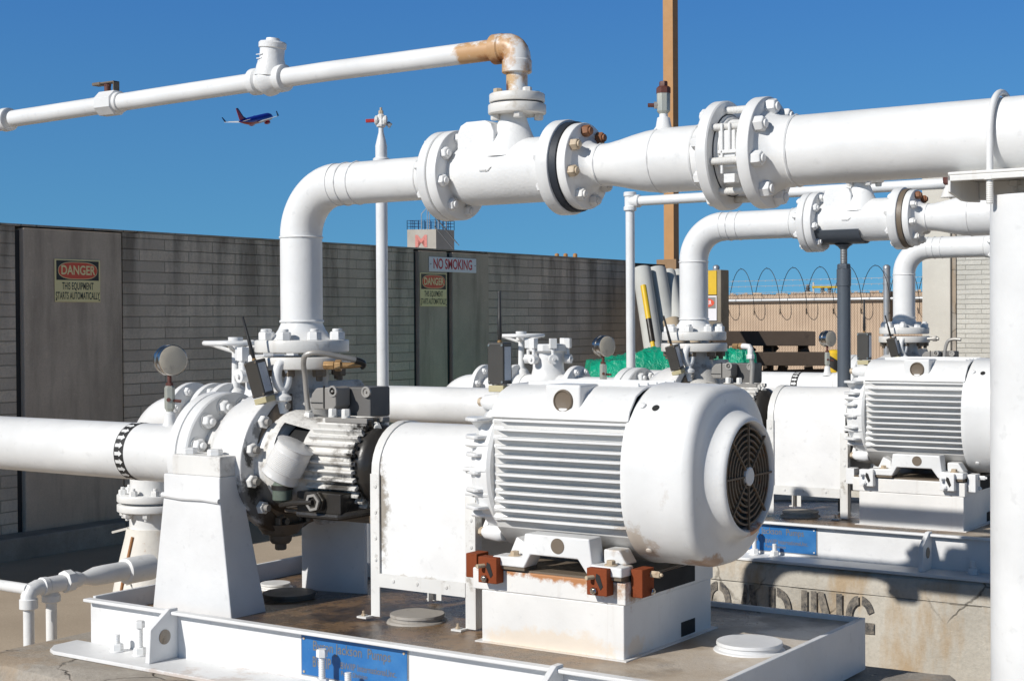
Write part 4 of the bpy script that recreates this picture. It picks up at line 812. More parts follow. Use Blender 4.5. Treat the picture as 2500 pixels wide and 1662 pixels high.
# ------------------------------------------------------------------ copies for the middle and farthest pumps
NM=['middle','farthest']
jb={'rust_red_block':BASEW,'rusty_nut':BASEW,'stainless_case':BASEW,'rusty_grille':GRILLE}
def L(s,k): return s.replace('foreground',NM[k-1])
for k in (1,2):
    d=(.03*(k-1),k*P+.03*(k-1),0)
    dup(SK,d,'white steel skid under the %s pump and motor'%NM[k-1],swap=jb)
    dup(pm,d,'dirty white centrifugal pump in the %s row'%NM[k-1])
    dup(cb1,d,'grey cast conduit box on the %s pump'%NM[k-1])
    dup(eb,d,'white lifting eye on the casing of the %s pump'%NM[k-1])
    dup(mt,d,'white finned electric motor of the %s pump'%NM[k-1],swap={'motor_body_shaded_grey':MOTORG})
    dup(gd,d,'white sheet metal coupling guard of the %s pump'%NM[k-1]); dup(cpn,d,'dark shaft coupling inside the %s guard'%NM[k-1])
    dup(su,d,['white suction pipe seen between the foreground box and motor','white suction pipe with arrow band behind the middle guard'][k-1])
    g_=dup(ga,(d[0]+(.06 if k==1 else .050),k*P,0),['round pressure gauge rising behind the foreground motor','small pressure gauge in front of the yellow bollard'][k-1])
    dup(ri,d,'white discharge riser with elbow of the %s pump'%NM[k-1]); dup(ck,d,'white check valve with raised arrow in the %s row'%NM[k-1])
    dup(rd,d,'white tapered reducer in the %s row'%NM[k-1],swap={'rusty_nut':WHITED,'black_rubber_gasket':BROWNM})
    if k==1: dup(wv,d,'wafer valve with long studs in the middle row behind the post'); dup(dp,d,'white delivery pipe of the middle row running behind the post')
    dup(s1,d,'tilted black radio sensor on the %s pump casing'%NM[k-1])
    if k==1: dup(s2,d,'upright black radio sensor on the middle motor beside the grey jack stand')
# middle vent fitting and flush tubes
t=vn=thing('vent_nipple',(1.12,P,2.035),'rust topped vent nipple on the middle reducer beside the post','vent')
part(t,'weld_stub',MB().lathe((1.03,P,2.0355),Z,[(0,.030),(.01,.024),(.03,.0175),(.036,.013),(.044,.012)],24),FLRUST); part(t,'plug',MB().lathe((1.03,P,2.079),Z,[(0,.012),(.008,.020),(.030,.021),(.032,.024),(.05,.024)],12),DRUST)
vn.location=Vector((1.12,0,2.035))*US+Vector((NX,NY+P,NZ)); vn.scale=(US,US,US)
for k in (1,2):
    y=k*P; t=thing('seal_flush_tube',(.13,y,1.35),['steel flush tube with elbow fitting beside the middle discharge flange','curved steel flush tube beside the farthest discharge flange'][k-1],'tube','flush tubes')
    if k==1:
        part(t,'tube',MB().tube([(.235,y-.03,1.33),(.240,y-.03,1.42),(.232,y-.03,1.465)],.009,12),TUBEM)
        part(t,'elbow_fitting',MB().tube([(.232,y-.03,1.455),(.232,y-.03,1.485),(.228,y-.03,1.492),(.21,y-.03,1.494),(.19,y-.02,1.494)],.0115,12).hexn((.232,y-.03,1.445),Z,.016,.018),WHITE)
        part(t,'compression_nut',MB().hexn((.195,y-.022,1.494),(-1,.3,0),.015,.016).hexn((.175,y-.016,1.494),(-1,.3,0),.012,.03),BRASSR,bev=.001)
    else:
        part(t,'tube',MB().tube(smooth([(.22,y-.03,1.34),(.225,y-.03,1.42),(.24,y-.03,1.475),(.27,y-.03,1.49),(.31,y-.03,1.488)]),.009,12),TUBEM)
        part(t,'compression_nut',MB().cyl((.13,y-.02,1.492),(.19,y-.02,1.492),.009,12).hexn((.16,y-.02,1.492),X,.016,.02),TUBEM)
# ------------------------------------------------------------------ adjustable grey stand under middle check valve
sx,sy=.575,P+NY
st=thing('adjustable_pipe_stand',(sx,sy,.86),'grey screw jack stand cradling the middle check valve','pipe stand')
part(st,'post',MB().cyl((sx,sy,.856),(sx,sy,1.79),.0255,28),GREYP)
part(st,'collar',MB().cyl((sx,sy,1.725),(sx,sy,1.792),.0275,28).hexn((sx,sy,1.792),Z,.026,.02),GREYP,bev=.002)
part(st,'screw',MB().thread((sx,sy,1.80),(sx,sy,1.885),.014,16,.006),GREYT)
sd=MB(); pr=[]
for i in range(13):
    a=R(205+i*130/12); pr.append((math.cos(a)*.090,math.sin(a)*.090))
pi=[(a*.95,b*.95) for a,b in reversed(pr)]
sd.prism(pr+pi,(sx-.09,sy,HZ*US+NZ),Y,Z,X,.18).lathe((sx,sy,1.868),Z,[(0,.014),(.01,.022),(.018,.035)],20)
part(st,'saddle',sd,GREYP)
# ------------------------------------------------------------------ bypass lines with strainers behind
def at0(x,y,D): return CAM+(FW+CR*((x-1179.5)/3460)-CU*((y-784)/3460))*D
RUSTY=paint('orange_rust_seam',(.34,.15,.05),rough=.7,dirt=.5,dirtcol=(.16,.06,.02,1),dscale=40)
def bypass(y,dx,k):
    lab=['behind the foreground pump at the left','behind the foreground motor']
    t=thing('bypass_pipe',(-1.7+dx,y,.3),'white flanged bypass pipe with elbow '+lab[k],'pipe','bypass pipes'); ex=-1.70+dx; zc=AX+.0
    part(t,'riser_pipe',MB().cyl((ex,y,.80),(ex,y,zc-.14),SR,40),WHITE)
    part(t,'elbow',MB().tube(arc((ex+.15,y,zc-.14),.15,180,90,16)[:-1]+[(ex+.15,y,zc+.01),(ex+.20,y,zc+.01)],SR,40),WHITE)
    for s,zz in ((1,.905),(-1,.895)):
        f=part(t,'flange',MB().disc((ex,y,zz),Z*s,.028,.135,40,.003),WHITE)
        ring(f,(ex,y,zz+s*.028),Z*s,.112,8,lambda q,i:part(f,'nut',MB().hexn(q,Z*s,.016,.02,stud=.01),WHITE),ph=.2)
    part(t,'lower_neck',MB().cyl((ex,y,.79),(ex,y,.87),.088,40),WHITE)
    part(t,'wrapped_cone',MB().lathe((ex,y,.30),Z,[(0,.20),(.10,.185),(.2,.165),(.35,.135),(.47,.105),(.50,.10)],20),WRAP)
    cd=(-F*.86-RT*.51).normalized(); cd2=(-F*.70-RT*.71).normalized()
    part(t,'rusty_seam',MB().tube([Vector((ex,y,zz))+cd.lerp(cd2,(zz-.5)/.3*-.6+.6)*rr for zz,rr in ((.775,.106),(.70,.125),(.62,.147),(.52,.161),(.45,.172))],.006,8),RUSTY)
    part(t,'torn_wrap_flap',MB().bar(Vector((ex,y,.63))+cd*.148,Vector((ex,y,.60))+cd*.165+RT*.03,.035,.003).bar(Vector((ex,y,.80))-RT*.09-F*.03,Vector((ex,y,.785))-RT*.15-F*.03,.012,.008),WRAP)
    xs=[ex+.215,ex+.335]
    for i,xx in enumerate(xs):
        f=part(t,'flange',MB().disc((xx,y,zc+.01),X,.026,.137,40,.003),WHITE)
        ring(f,(xx+.026,y,zc+.01),X,.112,8,lambda q,j:part(f,'nut',MB().hexn(q,X,.017,.018,stud=.006),WHITE),ph=.5)
    part(t,'collar',MB().cyl((xs[0],y,zc+.01),(xs[1],y,zc+.01),.075,32),WHITE)
    part(t,'link_pipe',MB().cyl((xs[1],y,zc+.01),(ex+.47,y,zc+.01),SR,32),WHITE)
    xe=ex+(.90 if k==0 else 1.40)
    part(t,'outlet_pipe',MB().tube([(ex+.80,y,zc+.01),(xe,y,zc+.01)]+arc((xe,y,zc-.14),.15,90,0,12)[1:]+[(xe+.15,y,.3)],SR*.97,36),WHITE)
    f=part(t,'flange',MB().disc((ex+.775,y,zc+.01),X,.030,.137,40,.003),WHITE)
    ring(f,(ex+.805,y,zc+.01),X,.112,8,lambda q,j:part(f,'nut',MB().hexn(q,X,.017,.018,stud=.006),WHITE),ph=.5)
    # gate valve wheel
    g=thing('gate_valve',(ex+.42,y+.05,zc),'white gate valve with flat hand wheel '+['at the left behind the foreground pump','behind the foreground motor'][k],'valve','gate valves'); gx_=ex+.44
    part(g,'body',MB().disc((gx_-.03,y,zc+.01),X,.028,.139,40,.003).cyl((gx_-.01,y,zc+.01),(gx_+.05,y,zc+.01),.092,32),WHITE)
    part(g,'bonnet',MB().lathe((gx_,y+.02,zc+.07),Z,[(0,.05),(.05,.03),(.06,.016),(.20,.014),(.205,.026),(.25,.028)],20),WHITE)
    hw=Vector((gx_,y+.02,zc+.298)); pts=[hw+X*.115*math.cos(a)+Y*.115*math.sin(a) for a in [2*PI*i/36 for i in range(36)]]
    wh=part(g,'hand_wheel',MB().tube(pts,.0095,10,closed=True),WHITE)
    sp=MB()
    for i in range(4): a=i*PI/2+.5; sp.cyl(hw-Z*.035,hw+Vector((math.cos(a),math.sin(a),0))*.112,.0075,10)
    part(wh,'spoke',sp,WHITE)
    # strainer with hinged closure
    s=thing('strainer',(ex+.60,y,zc),'white strainer with hinged clamp lid '+['at the left behind the foreground pump','standing behind the foreground motor'][k],'strainer','strainers'); c=ex+.62
    part(s,'body',MB().lathe((ex+.49,y,zc+.01),X,[(0,.088),(.04,.092),(.24,.092),(.28,.088)],36),WHITE)
    part(s,'neck',MB().lathe((c,y,zc+.03),Z,[(0,.15),(.03,.115),(.065,.088),(.10,.080),(.18,.078),(.19,.09),(.20,.09)],40),WHITE)
    part(s,'name_tag',MB().box(c-.065,c+.03,y-.108,y-.085,zc+.035,zc+.052),BLK)
    lid=part(s,'lid',MB().lathe((c,y,zc+.218),Z,[(0,.10),(.004,.106),(.034,.106),(.038,.10)],8,ph=.3),WHITE,bev=.002)
    for i in range(5):
        a=R(200+i*58); q=Vector((c+math.cos(a)*.105,y+math.sin(a)*.105,zc+.20)); rd_=Vector((math.cos(a),math.sin(a),0))
        cl=part(s,'swing_clamp',MB().bar(q+Z*.035,q+Z*.085,.034,.03,up=rd_).cyl(q-Z*.03,q+Z*.05,.009,10),WHITE,bev=.001)
        tg=Vector((-rd_.y,rd_.x,0)); part(cl,'clamp_pin',MB().cyl(q-Z*.02-rd_*.012,q-Z*.02+rd_*.018,.024,18).cyl(q-Z*.02+rd_*.018,q-Z*.02+rd_*.026,.008,10),WHITE)
bypass(1.0,0,0); bypass(P+1.0,-.30,1)
# ------------------------------------------------------------------ slim posts behind
def tee(t,o,r,side=X,sl=.05):
    o=Vector(o); part(t,'tee_fitting',MB().lathe(o-Z*.05,Z,[(0,r*1.25),(.004,r*1.42),(.022,r*1.42),(.026,r*1.2),(.074,r*1.2),(.078,r*1.42),(.096,r*1.42),(.1,r*1.25)],28).lathe(o,side,[(0,r*1.2),(sl-.022,r*1.2),(sl-.018,r*1.42),(sl+.002,r*1.42),(sl+.006,r*1.2)],28),WHITE)
t=thing('slim_standpipe',(-1.09,1.684,.3),'slim white standpipe with red handled vent valve on top','pipe')
part(t,'pipe',MB().cyl((-1.09,1.684,.3),(-1.09,1.684,2.25),.0238,28),WHITE)
part(t,'coupling',MB().lathe((-1.09,1.684,2.235),Z,[(0,.030),(.003,.034),(.024,.034),(.028,.030)],28),WHITE)
part(t,'swage',MB().lathe((-1.09,1.684,2.262),Z,[(0,.0238),(.05,.0238),(.075,.018),(.105,.0105),(.125,.010)],28),WHITE)
t=thing('vent_valve',(-1.09,1.684,2.385),'small white vent valve with red lever atop the slim standpipe','valve')
o=Vector((-1.09,1.684,2.385))
part(t,'body',MB().lathe(o,Z,[(0,.010),(.004,.018),(.012,.019),(.018,.015),(.05,.015),(.056,.010)],8).lathe(o+Z*.03-RT*.026,RT,[(0,.012),(.004,.020),(.012,.020),(.016,.014),(.036,.014),(.040,.020),(.048,.020),(.052,.012)],10),WHITED,bev=.001)
part(t,'lever',MB().bar(o+Z*.030-RT*.018,o+Z*.028-RT*.062,.010,.014),REDH,bev=.002); part(t,'stem',MB().hexn(o+Z*.056,Z,.010,.014).cyl(o+Z*.056,o+Z*.082,.005,10),RNUT)
part(t,'outlet_cap',MB().cyl(o+Z*.018+RT*.026,o+Z*.008+RT*.040,.010,14).cyl(o+Z*.03+RT*.02,o+Z*.0+RT*.034,.004,8),ALU)
t=thing('crossover_pipe',(-1.16,3.85,.3),'slim white post and overhead pipe running right behind the reducer','pipe'); cx_,cy_=-1.17,3.85
part(t,'standpipe',MB().cyl((cx_,cy_,.3),(cx_,cy_,2.225),.0238,28),WHITE); tee(t,(cx_,cy_,2.225),.0238,X,.055)
part(t,'overhead_pipe',MB().cyl((cx_+.04,cy_,2.225),(3.4,cy_,2.225),.0255,28),WHITE)
# ------------------------------------------------------------------ small drain line low at the left
t=thing('drain_line',(-.95,-.2,.3),'white screwed drain pipework with two legs beside the plinth','pipe'); a=-.95; z0=.800
part(t,'inlet_pipe',MB().cyl((-3.2,-.225,z0+.022),(a,-.17,z0+.005),.0165,24),WHITE)
part(t,'elbow',MB().tube([(a,-.17,z0-.045),(a,-.17,z0-.015),(a,-.162,z0),(a,-.14,z0+.006),(a,-.10,z0+.006)],.0235,24).lathe((a,-.17,z0-.055),Z,[(0,.022),(.003,.0275),(.03,.0275),(.033,.022)],24).lathe((a,-.125,z0+.006),Y,[(0,.022),(.003,.0275),(.02,.0275),(.023,.022)],24),WHITE)
part(t,'leg',MB().cyl((a,-.17,.3),(a,-.17,z0-.03),.0165,24),WHITE); part(t,'leg',MB().cyl((a-.015,-.075,.3),(a-.015,-.075,z0-.02),.0165,24),WHITE)
part(t,'tee',MB().lathe((a,-.105,z0+.006),Y,[(0,.02),(.004,.0255),(.06,.0255),(.064,.02)],24).lathe((a-.015,-.075,z0-.05),Z,[(0,.022),(.003,.0285),(.02,.0285),(.03,.02),(.05,.02)],24),WHITE)
part(t,'union_nut',MB().lathe((a,-.042,z0+.008),Y,[(0,.027),(.004,.035),(.03,.035),(.034,.028)],8).lathe((a,-.008,z0+.008),Y,[(0,.026),(.02,.025),(.04,.018)],24),WHITE,bev=.001)
part(t,'swage',MB().lathe((a,.02,z0+.008),Y,[(0,.017),(.02,.019),(.06,.029),(.10,.0305),(.21,.0305)],28),WHITE)
part(t,'coupling',MB().lathe((a,.20,z0+.006),Y,[(0,.034),(.004,.0405),(.012,.042),(.11,.042),(.115,.035)],32),WHITE)
# ------------------------------------------------------------------ things in the yard behind
def at(x,y,D):   # point at depth D on the ray of a photo pixel, used to survey positions
    return CAM+(FW+CR*((x-1179.5)/3460)-CU*((y-784)/3460))*D
# ochre column
c=at(1547,600,27); c.z=0
t=thing('ochre_column',(c.x,c.y,.3),'tall ochre square column rising out of the top of the photo','column')
part(t,'shaft',MB().box(c.x-.100,c.x+.100,c.y-.100,c.y+.100,2.5,12),TANP,bev=.004); part(t,'base_block',MB().box(c.x-.20,c.x+.20,c.y-.20,c.y+.20,.3,2.68),TANP2,bev=.006)
# leaning ducts
hd=[(1478,620,1512,846,.085,'grey'),(1510,622,1552,850,.098,'grey'),(1541,628,1560,735,.062,'grey'),(1560,629,1578,735,.062,'grey'),(1579,631,1594,735,.062,'grey'),(1600,632,1612,735,.062,'grey')]
labs=['leftmost grey duct behind the yellow and black pole','widest pale duct leaning right of the striped pole','small grey duct beside the widest duct','small grey duct second from the widest duct','small grey duct just left of the middle riser','small grey duct mostly hidden by the middle riser']
for i,(x0,y0,x1,y1,r,_) in enumerate(hd):
    D=13.35+.12*i; a=at(x0,y0,D+.25); b=at(x1,y1,D-.1); b=a+(b-a)*((a.z-.3)/(a.z-b.z))
    t=thing('leaning_duct',b,labs[i],'duct','ducts leaning at the wall end'); part(t,'tube_wall',MB().lathe(b,a-b,[(0,r),((a-b).length,r),((a-b).length,r*.88),((a-b).length-.25,r*.88)],24,cap=False),TUBC,sharp=50); part(t,'dark_mouth',MB().lathe(a-(a-b).normalized()*.02,a-b,[(0,r*.87),(.002,r*.87)],24),CAPD)
for i,(x0,y0,x1,y1) in enumerate(((1546,738,1574,850),(1584,742,1606,850))):
    D=12.5+.1*i; a=at(x0,y0,D+.1); b=at(x1,y1,D-.1); b=a+(b-a)*((a.z-.3)/(a.z-b.z)); r=.072
    t=thing('short_duct',b,['short tan duct standing before the small grey ducts','short tan duct partly hidden by the middle riser'][i],'duct','short tan ducts'); part(t,'tube_wall',MB().lathe(b,a-b,[(0,r),((a-b).length,r),((a-b).length,r*.88),((a-b).length-.2,r*.88)],24,cap=False),TUBT,sharp=50); part(t,'dark_mouth',MB().lathe(a-(a-b).normalized()*.02,a-b,[(0,r*.87),(.002,r*.87)],24),CAPD)
a=at(1482,658,12.9); b=at(1513,850,12.6); b=a+(b-a)*((a.z-.3)/(a.z-b.z)); d=b-a
t=thing('striped_pole',b,'thin yellow pole with a black section leaning at the wall end','pole'); 
part(t,'yellow_section',MB().cyl(a,a+d*.18,.026,14),YEL); part(t,'black_section',MB().cyl(a+d*.18,a+d*.30,.026,14),SIGNK); part(t,'yellow_section',MB().cyl(a+d*.30,b,.020,14),YEL)
# sign pillar
c=at(1661,640,16.5); t=thing('sign_pillar',(c.x,c.y,.3),'concrete pillar with yellow and white signs behind the middle riser','pillar')
part(t,'pillar',MB().box(c.x-.42,c.x+.0,c.y-.0,c.y+.20,.3,at(1664,621,16.5).z),BLOCKC,bev=.01)
yq=c.y-.012; za=lambda py:at(1664,py,16.5).z
part(t,'yellow_sign',MB().box(c.x-.36,c.x-.05,yq,yq+.01,za(678),za(623)),YEL); part(t,'white_sign',MB().box(c.x-.36,c.x-.05,yq,yq+.01,za(738),za(681)),SIGNW)
part(t,'white_sign_header',MB().box(c.x-.345,c.x-.06,yq-.002,yq,za(710),za(684)),CONDG)
part(t,'red_oval',MB().prism([(math.cos(2*PI*i/32)*.13,math.sin(2*PI*i/32)*.052) for i in range(32)],(c.x-.205,yq-.002,za(697)),X,Z,-Y,.0015),SIGNR); text(t,'lettering','DANGER',(c.x-.205,yq-.0035,za(697)),X,Z,.062,SIGNW,sx=.75,bold=.02)
text(t,'lettering','GAS',(c.x-.16,yq-.001,za(650)),X,Z,.07,SIGNK,sx=.8,bold=.02) if False else None
part(t,'dark_bin',MB().box(c.x-.06,c.x+.03,yq-.03,yq-.005,za(812),za(742)),CONDD)
# fence with privacy slats and razor wire
FY0=at(1660,690,22); FY1=at(2300,683,22)
fy=17.7; fx0=at(1640,690,21.9).x; fx1=-2.0
def fxy(px,py):     # point on the plane y=fy
    r=FW+CR*((px-1179.5)/3460)-CU*((py-784)/3460); return CAM+r*((fy-CAM.y)/r.y)
fa=fxy(1600,694); fb_=fxy(2260,686)
t=thing('slat_fence',(fxy(1900,700).x,fy,.3),'tan slatted chain link fence behind the yard','fence')
sl=MB(); zr=fxy(1900,690).z; xx=fa.x; n=0
while xx<fb_.x:
    hgt=zr+.10+random.uniform(-.012,.02); sl.box(xx,xx+.043,fy,fy+.012,.32,hgt); xx+=.047
part(t,'slats',sl,SLATM); part(t,'backing',MB().box(fa.x,fb_.x,fy+.02,fy+.024,.3,zr-.05),WOOD)
part(t,'top_rail',MB().cyl((fa.x,fy-.04,zr),(fb_.x,fy-.04,zr),.028,12),ALU)
for px in (2047,1655): 
    q=fxy(px,700); pst=part(t,'post',MB().cyl((q.x,fy-.07,.3),(q.x,fy-.07,fxy(px,618).z),.05,16).lathe((q.x,fy-.07,fxy(px,618).z),Z,[(0,.055),(.03,.05),(.05,.02)],16),ALU)
    for pz in (655,640): part(pst,'tension_band',MB().lathe((q.x,fy-.07,fxy(px,pz).z),Z,[(0,.056),(.02,.056)],16),ALU)
for py in (644,657,672):
    q=fxy(1900,py); bw=MB().cyl((fa.x,fy-.05,q.z),(fb_.x,fy-.05,q.z+.01),.0035,6); k=0
    x_=fa.x
    while x_<fb_.x: bw.bar((x_,fy-.05,q.z-.012),(x_+.012,fy-.05,q.z+.012),.006,.006); x_+=.11
    part(t,'barbed_strand',bw,ALU)
t=thing('razor_wire_coil',(fxy(1900,660).x,fy,fxy(1900,670).z),'dark coil of razor wire along the top of the tan fence','razor wire')
zc=fxy(1900,669).z; r=.345; pts=[]; ang=0; n=9.9; L_=fb_.x-fa.x; N_=int(L_/.42)
for i in range(N_*24):
    a=2*PI*i/24; pts.append((fa.x+.42*i/24-.16*math.sin(a)*1.0,fy-.08+.20*math.cos(a)*1,zc+r*math.cos(a+PI)*1.0))
pts=[Vector((fa.x+.42*i/24+.15*math.sin(2*PI*i/24),fy-.10-.16*math.sin(2*PI*i/24),zc+r*math.cos(2*PI*i/24))) for i in range(N_*24)]
mb=MB().tube(pts,.0052,5)
part(t,'wire',mb,BLK)
bb=MB()
for i in range(0,len(pts),4): bb.bar(pts[i]+Vector((-.012,0,.012)),pts[i]+Vector((.012,0,-.012)),.010,.003)
part(t,'barbs',bb,BLK)
# pale building at right
q0=at(2128,600,17.2); by=q0.y
t=thing('pale_building',(q0.x+1,by,.3),'pale block building with a smooth pilaster at the right','building')
xw=at(2198,600,17.2).x+.05
def bxy(px,py): r_=FW+CR*((px-1179.5)/3460)-CU*((py-784)/3460); return CAM+r_*((by-CAM.y)/r_.y)
xl=bxy(2128,600).x; xr=bxy(2193,600).x; zt=bxy(2160,402).z
part(t,'pilaster',MB().box(xl,xr,by-.06,by+3,.3,zt),PALEC,bev=.01); part(t,'block_wall_panel',MB().box(xr+.05,xr+9,by,by+3,.3,zt+.3),BLOCKP); part(t,'joint',MB().box(xr,xr+.05,by-.02,by+2.9,.3,zt),PLINTHT)
# wooden picnic table
t=thing('picnic_table',at(1790,865,14.8),'dark weathered wooden picnic table before the tan fence','table'); t['_o']=list(t.location)
def pl(a,b,wd,h,D=14.8,nm='plank'):
    A=at(*a,D);B_=at(*b,D); part(t,nm,MB().bar(A,B_,wd,h),WOOD,bev=.006)
s=14.8/3460
pl((1640,779),(1866,779),.55,33*s,14.9,'table_top')
pl((1668,826),(1912,826),.22,30*s,14.5,'seat'); pl((1668,863),(1912,857),.06,16*s,14.6,'lower_rail')
for a,b in (((1850,795),(1850,812)),((1712,790),(1735,812)),((1787,795),(1770,812))): pl(a,b,.09,.08,14.9,'leg')
for a,b in (((1862,842),(1870,900)),((1805,840),(1790,900)),((1745,840),(1735,900)),((1770,795),(1770,860)),((1850,800),(1862,830))): pl(a,b,.09,.08,14.8,'leg')
# yellow bollard
q=at(1921,810,13.6); t=thing('striped_bollard',(q.x,q.y,.3),'yellow bollard with a slanted black stripe before the tan fence','bollard'); r=.072
zt=at(1921,805,13.6).z
part(t,'post',MB().lathe((q.x,q.y,.3),Z,[(0,r),(zt-.3-.03,r),(zt-.3-.008,r*.75),(zt-.3,r*.3)],24),YEL)
st_=MB(); vs=[];fs=[]; n=24
for i in range(n+1):
    a=2*PI*i/n; d_=RT*math.cos(a)-F*math.sin(a); dz=-.05*math.cos(a)
    vs+=[Vector((q.x,q.y,zt-.085+dz))+d_*(r+.001),Vector((q.x,q.y,zt-.19+dz))+d_*(r+.001)]
st_.add(vs,[(2*i,2*i+1,2*i+3,2*i+2) for i in range(n)]); part(t,'black_stripe',st_,SIGNK)
# green tarpaulin over a heap
def tarp(px0,px1,ytop,D,dep,label,seed,hs):
    rnd=random.Random(seed); A=at(px0,ytop,D);B_=at(px1,ytop,D); w_=(B_-A).length; u=(B_-A).normalized(); u.z=0; v=F; nx,ny=46,20; vs=[]
    top=A.z
    ph=[rnd.uniform(0,6) for _ in range(8)]
    for j in range(ny+1):
        for i in range(nx+1):
            a=i/nx;b=j/ny; ed=min(a,1-a)*9; eb_=min(b,1-b)*5; e=min(1,ed)*min(1,eb_); e=e**.35
            prof=hs[min(len(hs)-2,int(a*(len(hs)-1)))]; k=a*(len(hs)-1)-int(a*(len(hs)-1)); prof=prof*(1-k)+hs[min(len(hs)-1,int(a*(len(hs)-1))+1)]*k
            z=.3+(top-.3)*prof*e+.010*e*(math.sin(a*19+ph[0]+b*7)+math.sin(b*17+ph[1]-a*9)+.6*math.sin(a*51+b*33+ph[2])+.5*math.sin(a*80-b*40+ph[3]))
            vs.append(A*1+u*(w_*a)+v*(dep*b)+Vector((0,0,z-A.z))+u*.02*math.sin(b*20+ph[4])*(1-e)+v*.03*math.sin(a*31+ph[5])*(1-e))
    mb=MB().add(vs,[(j*(nx+1)+i,j*(nx+1)+i+1,(j+1)*(nx+1)+i+1,(j+1)*(nx+1)+i) for j in range(ny) for i in range(nx)])
    return solo('tarpaulin',mb,TARP,label,'tarpaulin','green tarpaulins',loc=(A+B_)/2*1,sharp=60)
tarp(1338,1585,815,10.6,1.2,'glossy green tarpaulin heap left of the middle pump',3,[.92,.93,.95,.97,1.0,1.02,1.0])
tarp(1660,1762,810,10.4,.8,'small green tarpaulin bundle right of the middle pump',5,[1.0,1.0,1.0,.98])
# ------------------------------------------------------------------ far skyline
q=at(988,580,120); k=120/3460
def far(x,y,D=120): return at(x,y,D)
t=thing('far_tower_block',(q.x,q.y,.3),'distant concrete block with a red letter M and roof railings','building')
fu=(RT*.93+F*.37).normalized(); fv=(F*.8-RT*.55).normalized(); fu=(RT*.985-F*.17).normalized(); fv=(F*.17+RT*.985); fv=(F*.75+RT*.66).normalized()
A=far(938,529); A_=A.copy(); wd=68*k
zb=.3; mb=MB()
dv=fv*(2.6*1.0); vs=[]
for z in (zb,A.z):
    for p_ in (A,A+fu*wd,A+fu*wd+fv*2.1,A+fv*2.1): vs.append(Vector((p_.x,p_.y,z)))
mb.add(vs,[(0,1,2,3),(4,5,6,7),(0,1,5,4),(1,2,6,5),(2,3,7,6),(3,0,4,7)]); part(t,'concrete_block',mb,MBLK)
nn=fu.cross(Z)
text(t,'letter_m','M',Vector((A.x,A.y,0))+fu*wd*.49+Z*(far(970,557).z)-fv*.03,fu,Z,38*k,FADER,sx=1.05,bold=.03)
rl=MB(); top=A.z
c4=[A,A+fu*wd,A+fu*wd+fv*2.1,A+fv*2.1]; c4=[Vector((p_.x,p_.y,top)) for p_ in c4]
for i in range(4):
    a,b=c4[i],c4[(i+1)%4]
    for h in (.25,.5,.72): rl.bar(a+Z*h,b+Z*h,.03,.03)
    n=5
    for j in range(n+1): p_=a.lerp(b,j/n); rl.bar(p_,p_+Z*.74,.035,.035)
part(t,'railing',rl,SKD)
pk=MB(); m0=c4[0].lerp(c4[1],.5)
for o_ in (0,.9):
    b0=c4[0].lerp(c4[1],.5)+fv*o_; b1=c4[0].lerp(c4[1],1.08)+fv*o_
    pk.bar(b0,b0+Z*1.25,.05,.05).bar(b1,b1+Z*1.15,.05,.05).bar(b0+Z*1.25,b0.lerp(b1,.35)+Z*1.75,.06,.06).bar(b0.lerp(b1,.35)+Z*1.75,b1+Z*1.15,.06,.06).bar(b0.lerp(b1,.35),b0.lerp(b1,.35)+Z*1.75,.05,.05)
part(t,'roof_frame',pk,ALU)
e0=c4[1]+fu*.1; e1=far(1052,583,119); part(t,'stair_rail',MB().bar(e0-fv*.3+Z*.2,e1,.16,.05).bar(e0-fv*.3+Z*1.0,e1+Z*.8,.05,.05).bar(e0+Z*.8,e1+Z*.6+fu*.2,.05,.05),CONDD)
t=thing('far_roof_vents',far(1280,600,90),'tiny distant roof and tan vents peeping over the wall','building'); t['_o']=list(t.location)
k2=90/3460; A=far(1192,587,90);B_=far(1264,592,90); part(t,'dark_roof',MB().bar(A-Z*.3,B_-Z*.3,1.,.6),CONDD)
part(t,'building_body',MB().bar(far(1185,640,91),far(1330,646,91),1.6,2.2),MBLK)
for px in (1283,1303,1325): p_=far(px,600,90); part(t,'vent',MB().lathe(p_-Z*.6,Z,[(0,.08),(.75 if px!=1303 else .72,.08),(.8,.13),(.98,.13),(1.03,.05)],12),TANP)
t=thing('switch_frame',far(1895,670,70),'small far yellow beam frame with insulators above the fence','switchgear'); t['_o']=list(t.location)
fp=lambda x,y:far(x,y,70); s_=70/3460
part(t,'yellow_beam',MB().bar(fp(1871,661),fp(1930,661),.15,.09),YEL)
part(t,'frame_leg',MB().bar(fp(1874,650),fp(1874,760),.07,.07).bar(fp(1931,650),fp(1931,760),.07,.07).bar(fp(1860,680),fp(1936,679),.05,.06),MBLK)
for px,py in ((1861,662),(1895,668),(1911,668),(1938,660)):
    p_=fp(px,py); part(t,'insulator',MB().lathe(p_-Z*.35,Z,[(0,.06),(.08,.12),(.12,.07),(.2,.12),(.24,.07),(.32,.12),(.36,.07),(.45,.10),(.5,.04)],10),CONDD)
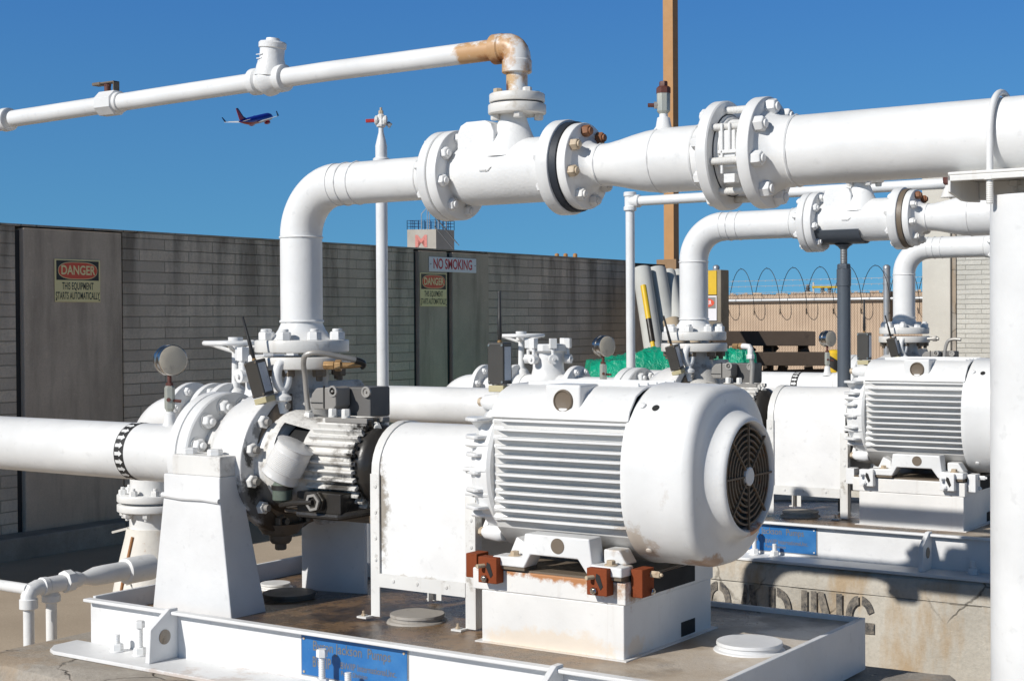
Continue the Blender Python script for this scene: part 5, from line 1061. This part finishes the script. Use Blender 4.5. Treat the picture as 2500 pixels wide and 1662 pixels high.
# ------------------------------------------------------------------ airliner
D=820; c=at(590,276,D)
vr=(c-CAM).normalized(); rr_=(CR-vr*CR.dot(vr)).normalized(); uu_=rr_.cross(vr)
if uu_.z<0: uu_=-uu_
f3=(rr_*72+uu_*17+vr*112.8).normalized(); w3=(rr_*120+uu_*14-vr*77); w3=(w3-f3*w3.dot(f3)).normalized(); u3=w3.cross(f3).normalized()
if u3.z<0: u3=-u3
AM=Matrix(((f3.x,w3.x,u3.x,c.x),(f3.y,w3.y,u3.y,c.y),(f3.z,w3.z,u3.z,c.z),(0,0,0,1)))
t=thing('airliner',c,'small blue and red airliner climbing in the blue sky','airplane')
def ap(name,mb,mat,par=None): return part(par or t,name,mb.xf(AM),mat,sharp=50)
prof=[(-16.5,.3,1.1),(-14,.9,.85),(-11,1.5,.5),(-7,2.05,.1),(-2,2.25,0),(8,2.25,0),(12,2.2,0),(14,1.8,-.15),(15.3,1.2,-.35),(16.2,.4,-.5)]
def fus(lo,hi):
    mb=MB(); n=24; vs=[];
    for (xx,r,dz) in prof:
        for i in range(n+1):
            a=R(lo+(hi-lo)*i/n); vs.append(Vector((xx,r*math.cos(a),dz+r*math.sin(a)*1.02)))
    m=n+1; mb.add(vs,[(k_*m+i,k_*m+i+1,(k_+1)*m+i+1,(k_+1)*m+i) for k_ in range(len(prof)-1) for i in range(n)]); return mb
ap('upper_fuselage',fus(-18,198),SKB); ap('belly',fus(198,342),SKR)
def wing(s,root,span,cr_,ct,sweep,dih,z0,th):
    mb=MB(); vs=[]
    for q,(yy,ch) in enumerate(((1.2,cr_),(span,ct))):
        x0=root-sweep*q; zz=z0+dih*q
        for a,b in ((0,0),(-ch*.3,th*(1-.6*q)),(-ch,0),(-ch*.3,-th*(1-.6*q))): vs.append(Vector((x0+a,s*yy,zz+b)))
    mb.add(vs,[(0,1,2,3),(4,5,6,7),(0,1,5,4),(1,2,6,5),(2,3,7,6),(3,0,4,7)]); return mb
for s in (-1,1):
    wg=ap('wing',wing(s,3.5,17,5.5,1.4,8,2.2,-1.3,.35),SKW)
    mb=MB().prism([(0,0),(-1.6,0),(-3.0,2.9),(-2.2,2.9)],(-3.5,s*17,.9),X,(Z*1+Y*s*.18).normalized(),Y,.15); ap('winglet',mb,SKD,wg)
    ap('tailplane',wing(s,-12.0,7.0,3.6,1.3,3.5,.8,.9,.2),SKW)
    en=ap('engine',MB().lathe((4.6,s*5.0,-2.35),-X,[(0,.8),(.3,1.0),(2.0,1.05),(3.5,.75),(4.2,.45)],20),SKR)
ap('tail_fin',MB().prism([(-9.2,1.2),(-15.6,1.2),(-17.4,8.2),(-15.6,8.2),(-11.8,3.0)],(0,-.15,0),X,Z,Y,.3),SKR)
ap('fin_leading_edge',MB().prism([(-6.6,1.6),(-9.2,1.9),(-11.8,3.3),(-15.6,8.3),(-17.0,8.3),(-17.2,7.4),(-16,7.4),(-12.2,2.6),(-9.4,1.3)],(0,-.17,0),X,Z,Y,.34),SKD)
ap('antenna_dome',MB().lathe((-1,0,1.9),Z,[(0,1.0),(.3,.8),(.5,.3)],12),SKB)
for o in COL.objects:
    if '_o' in o: del o['_o']
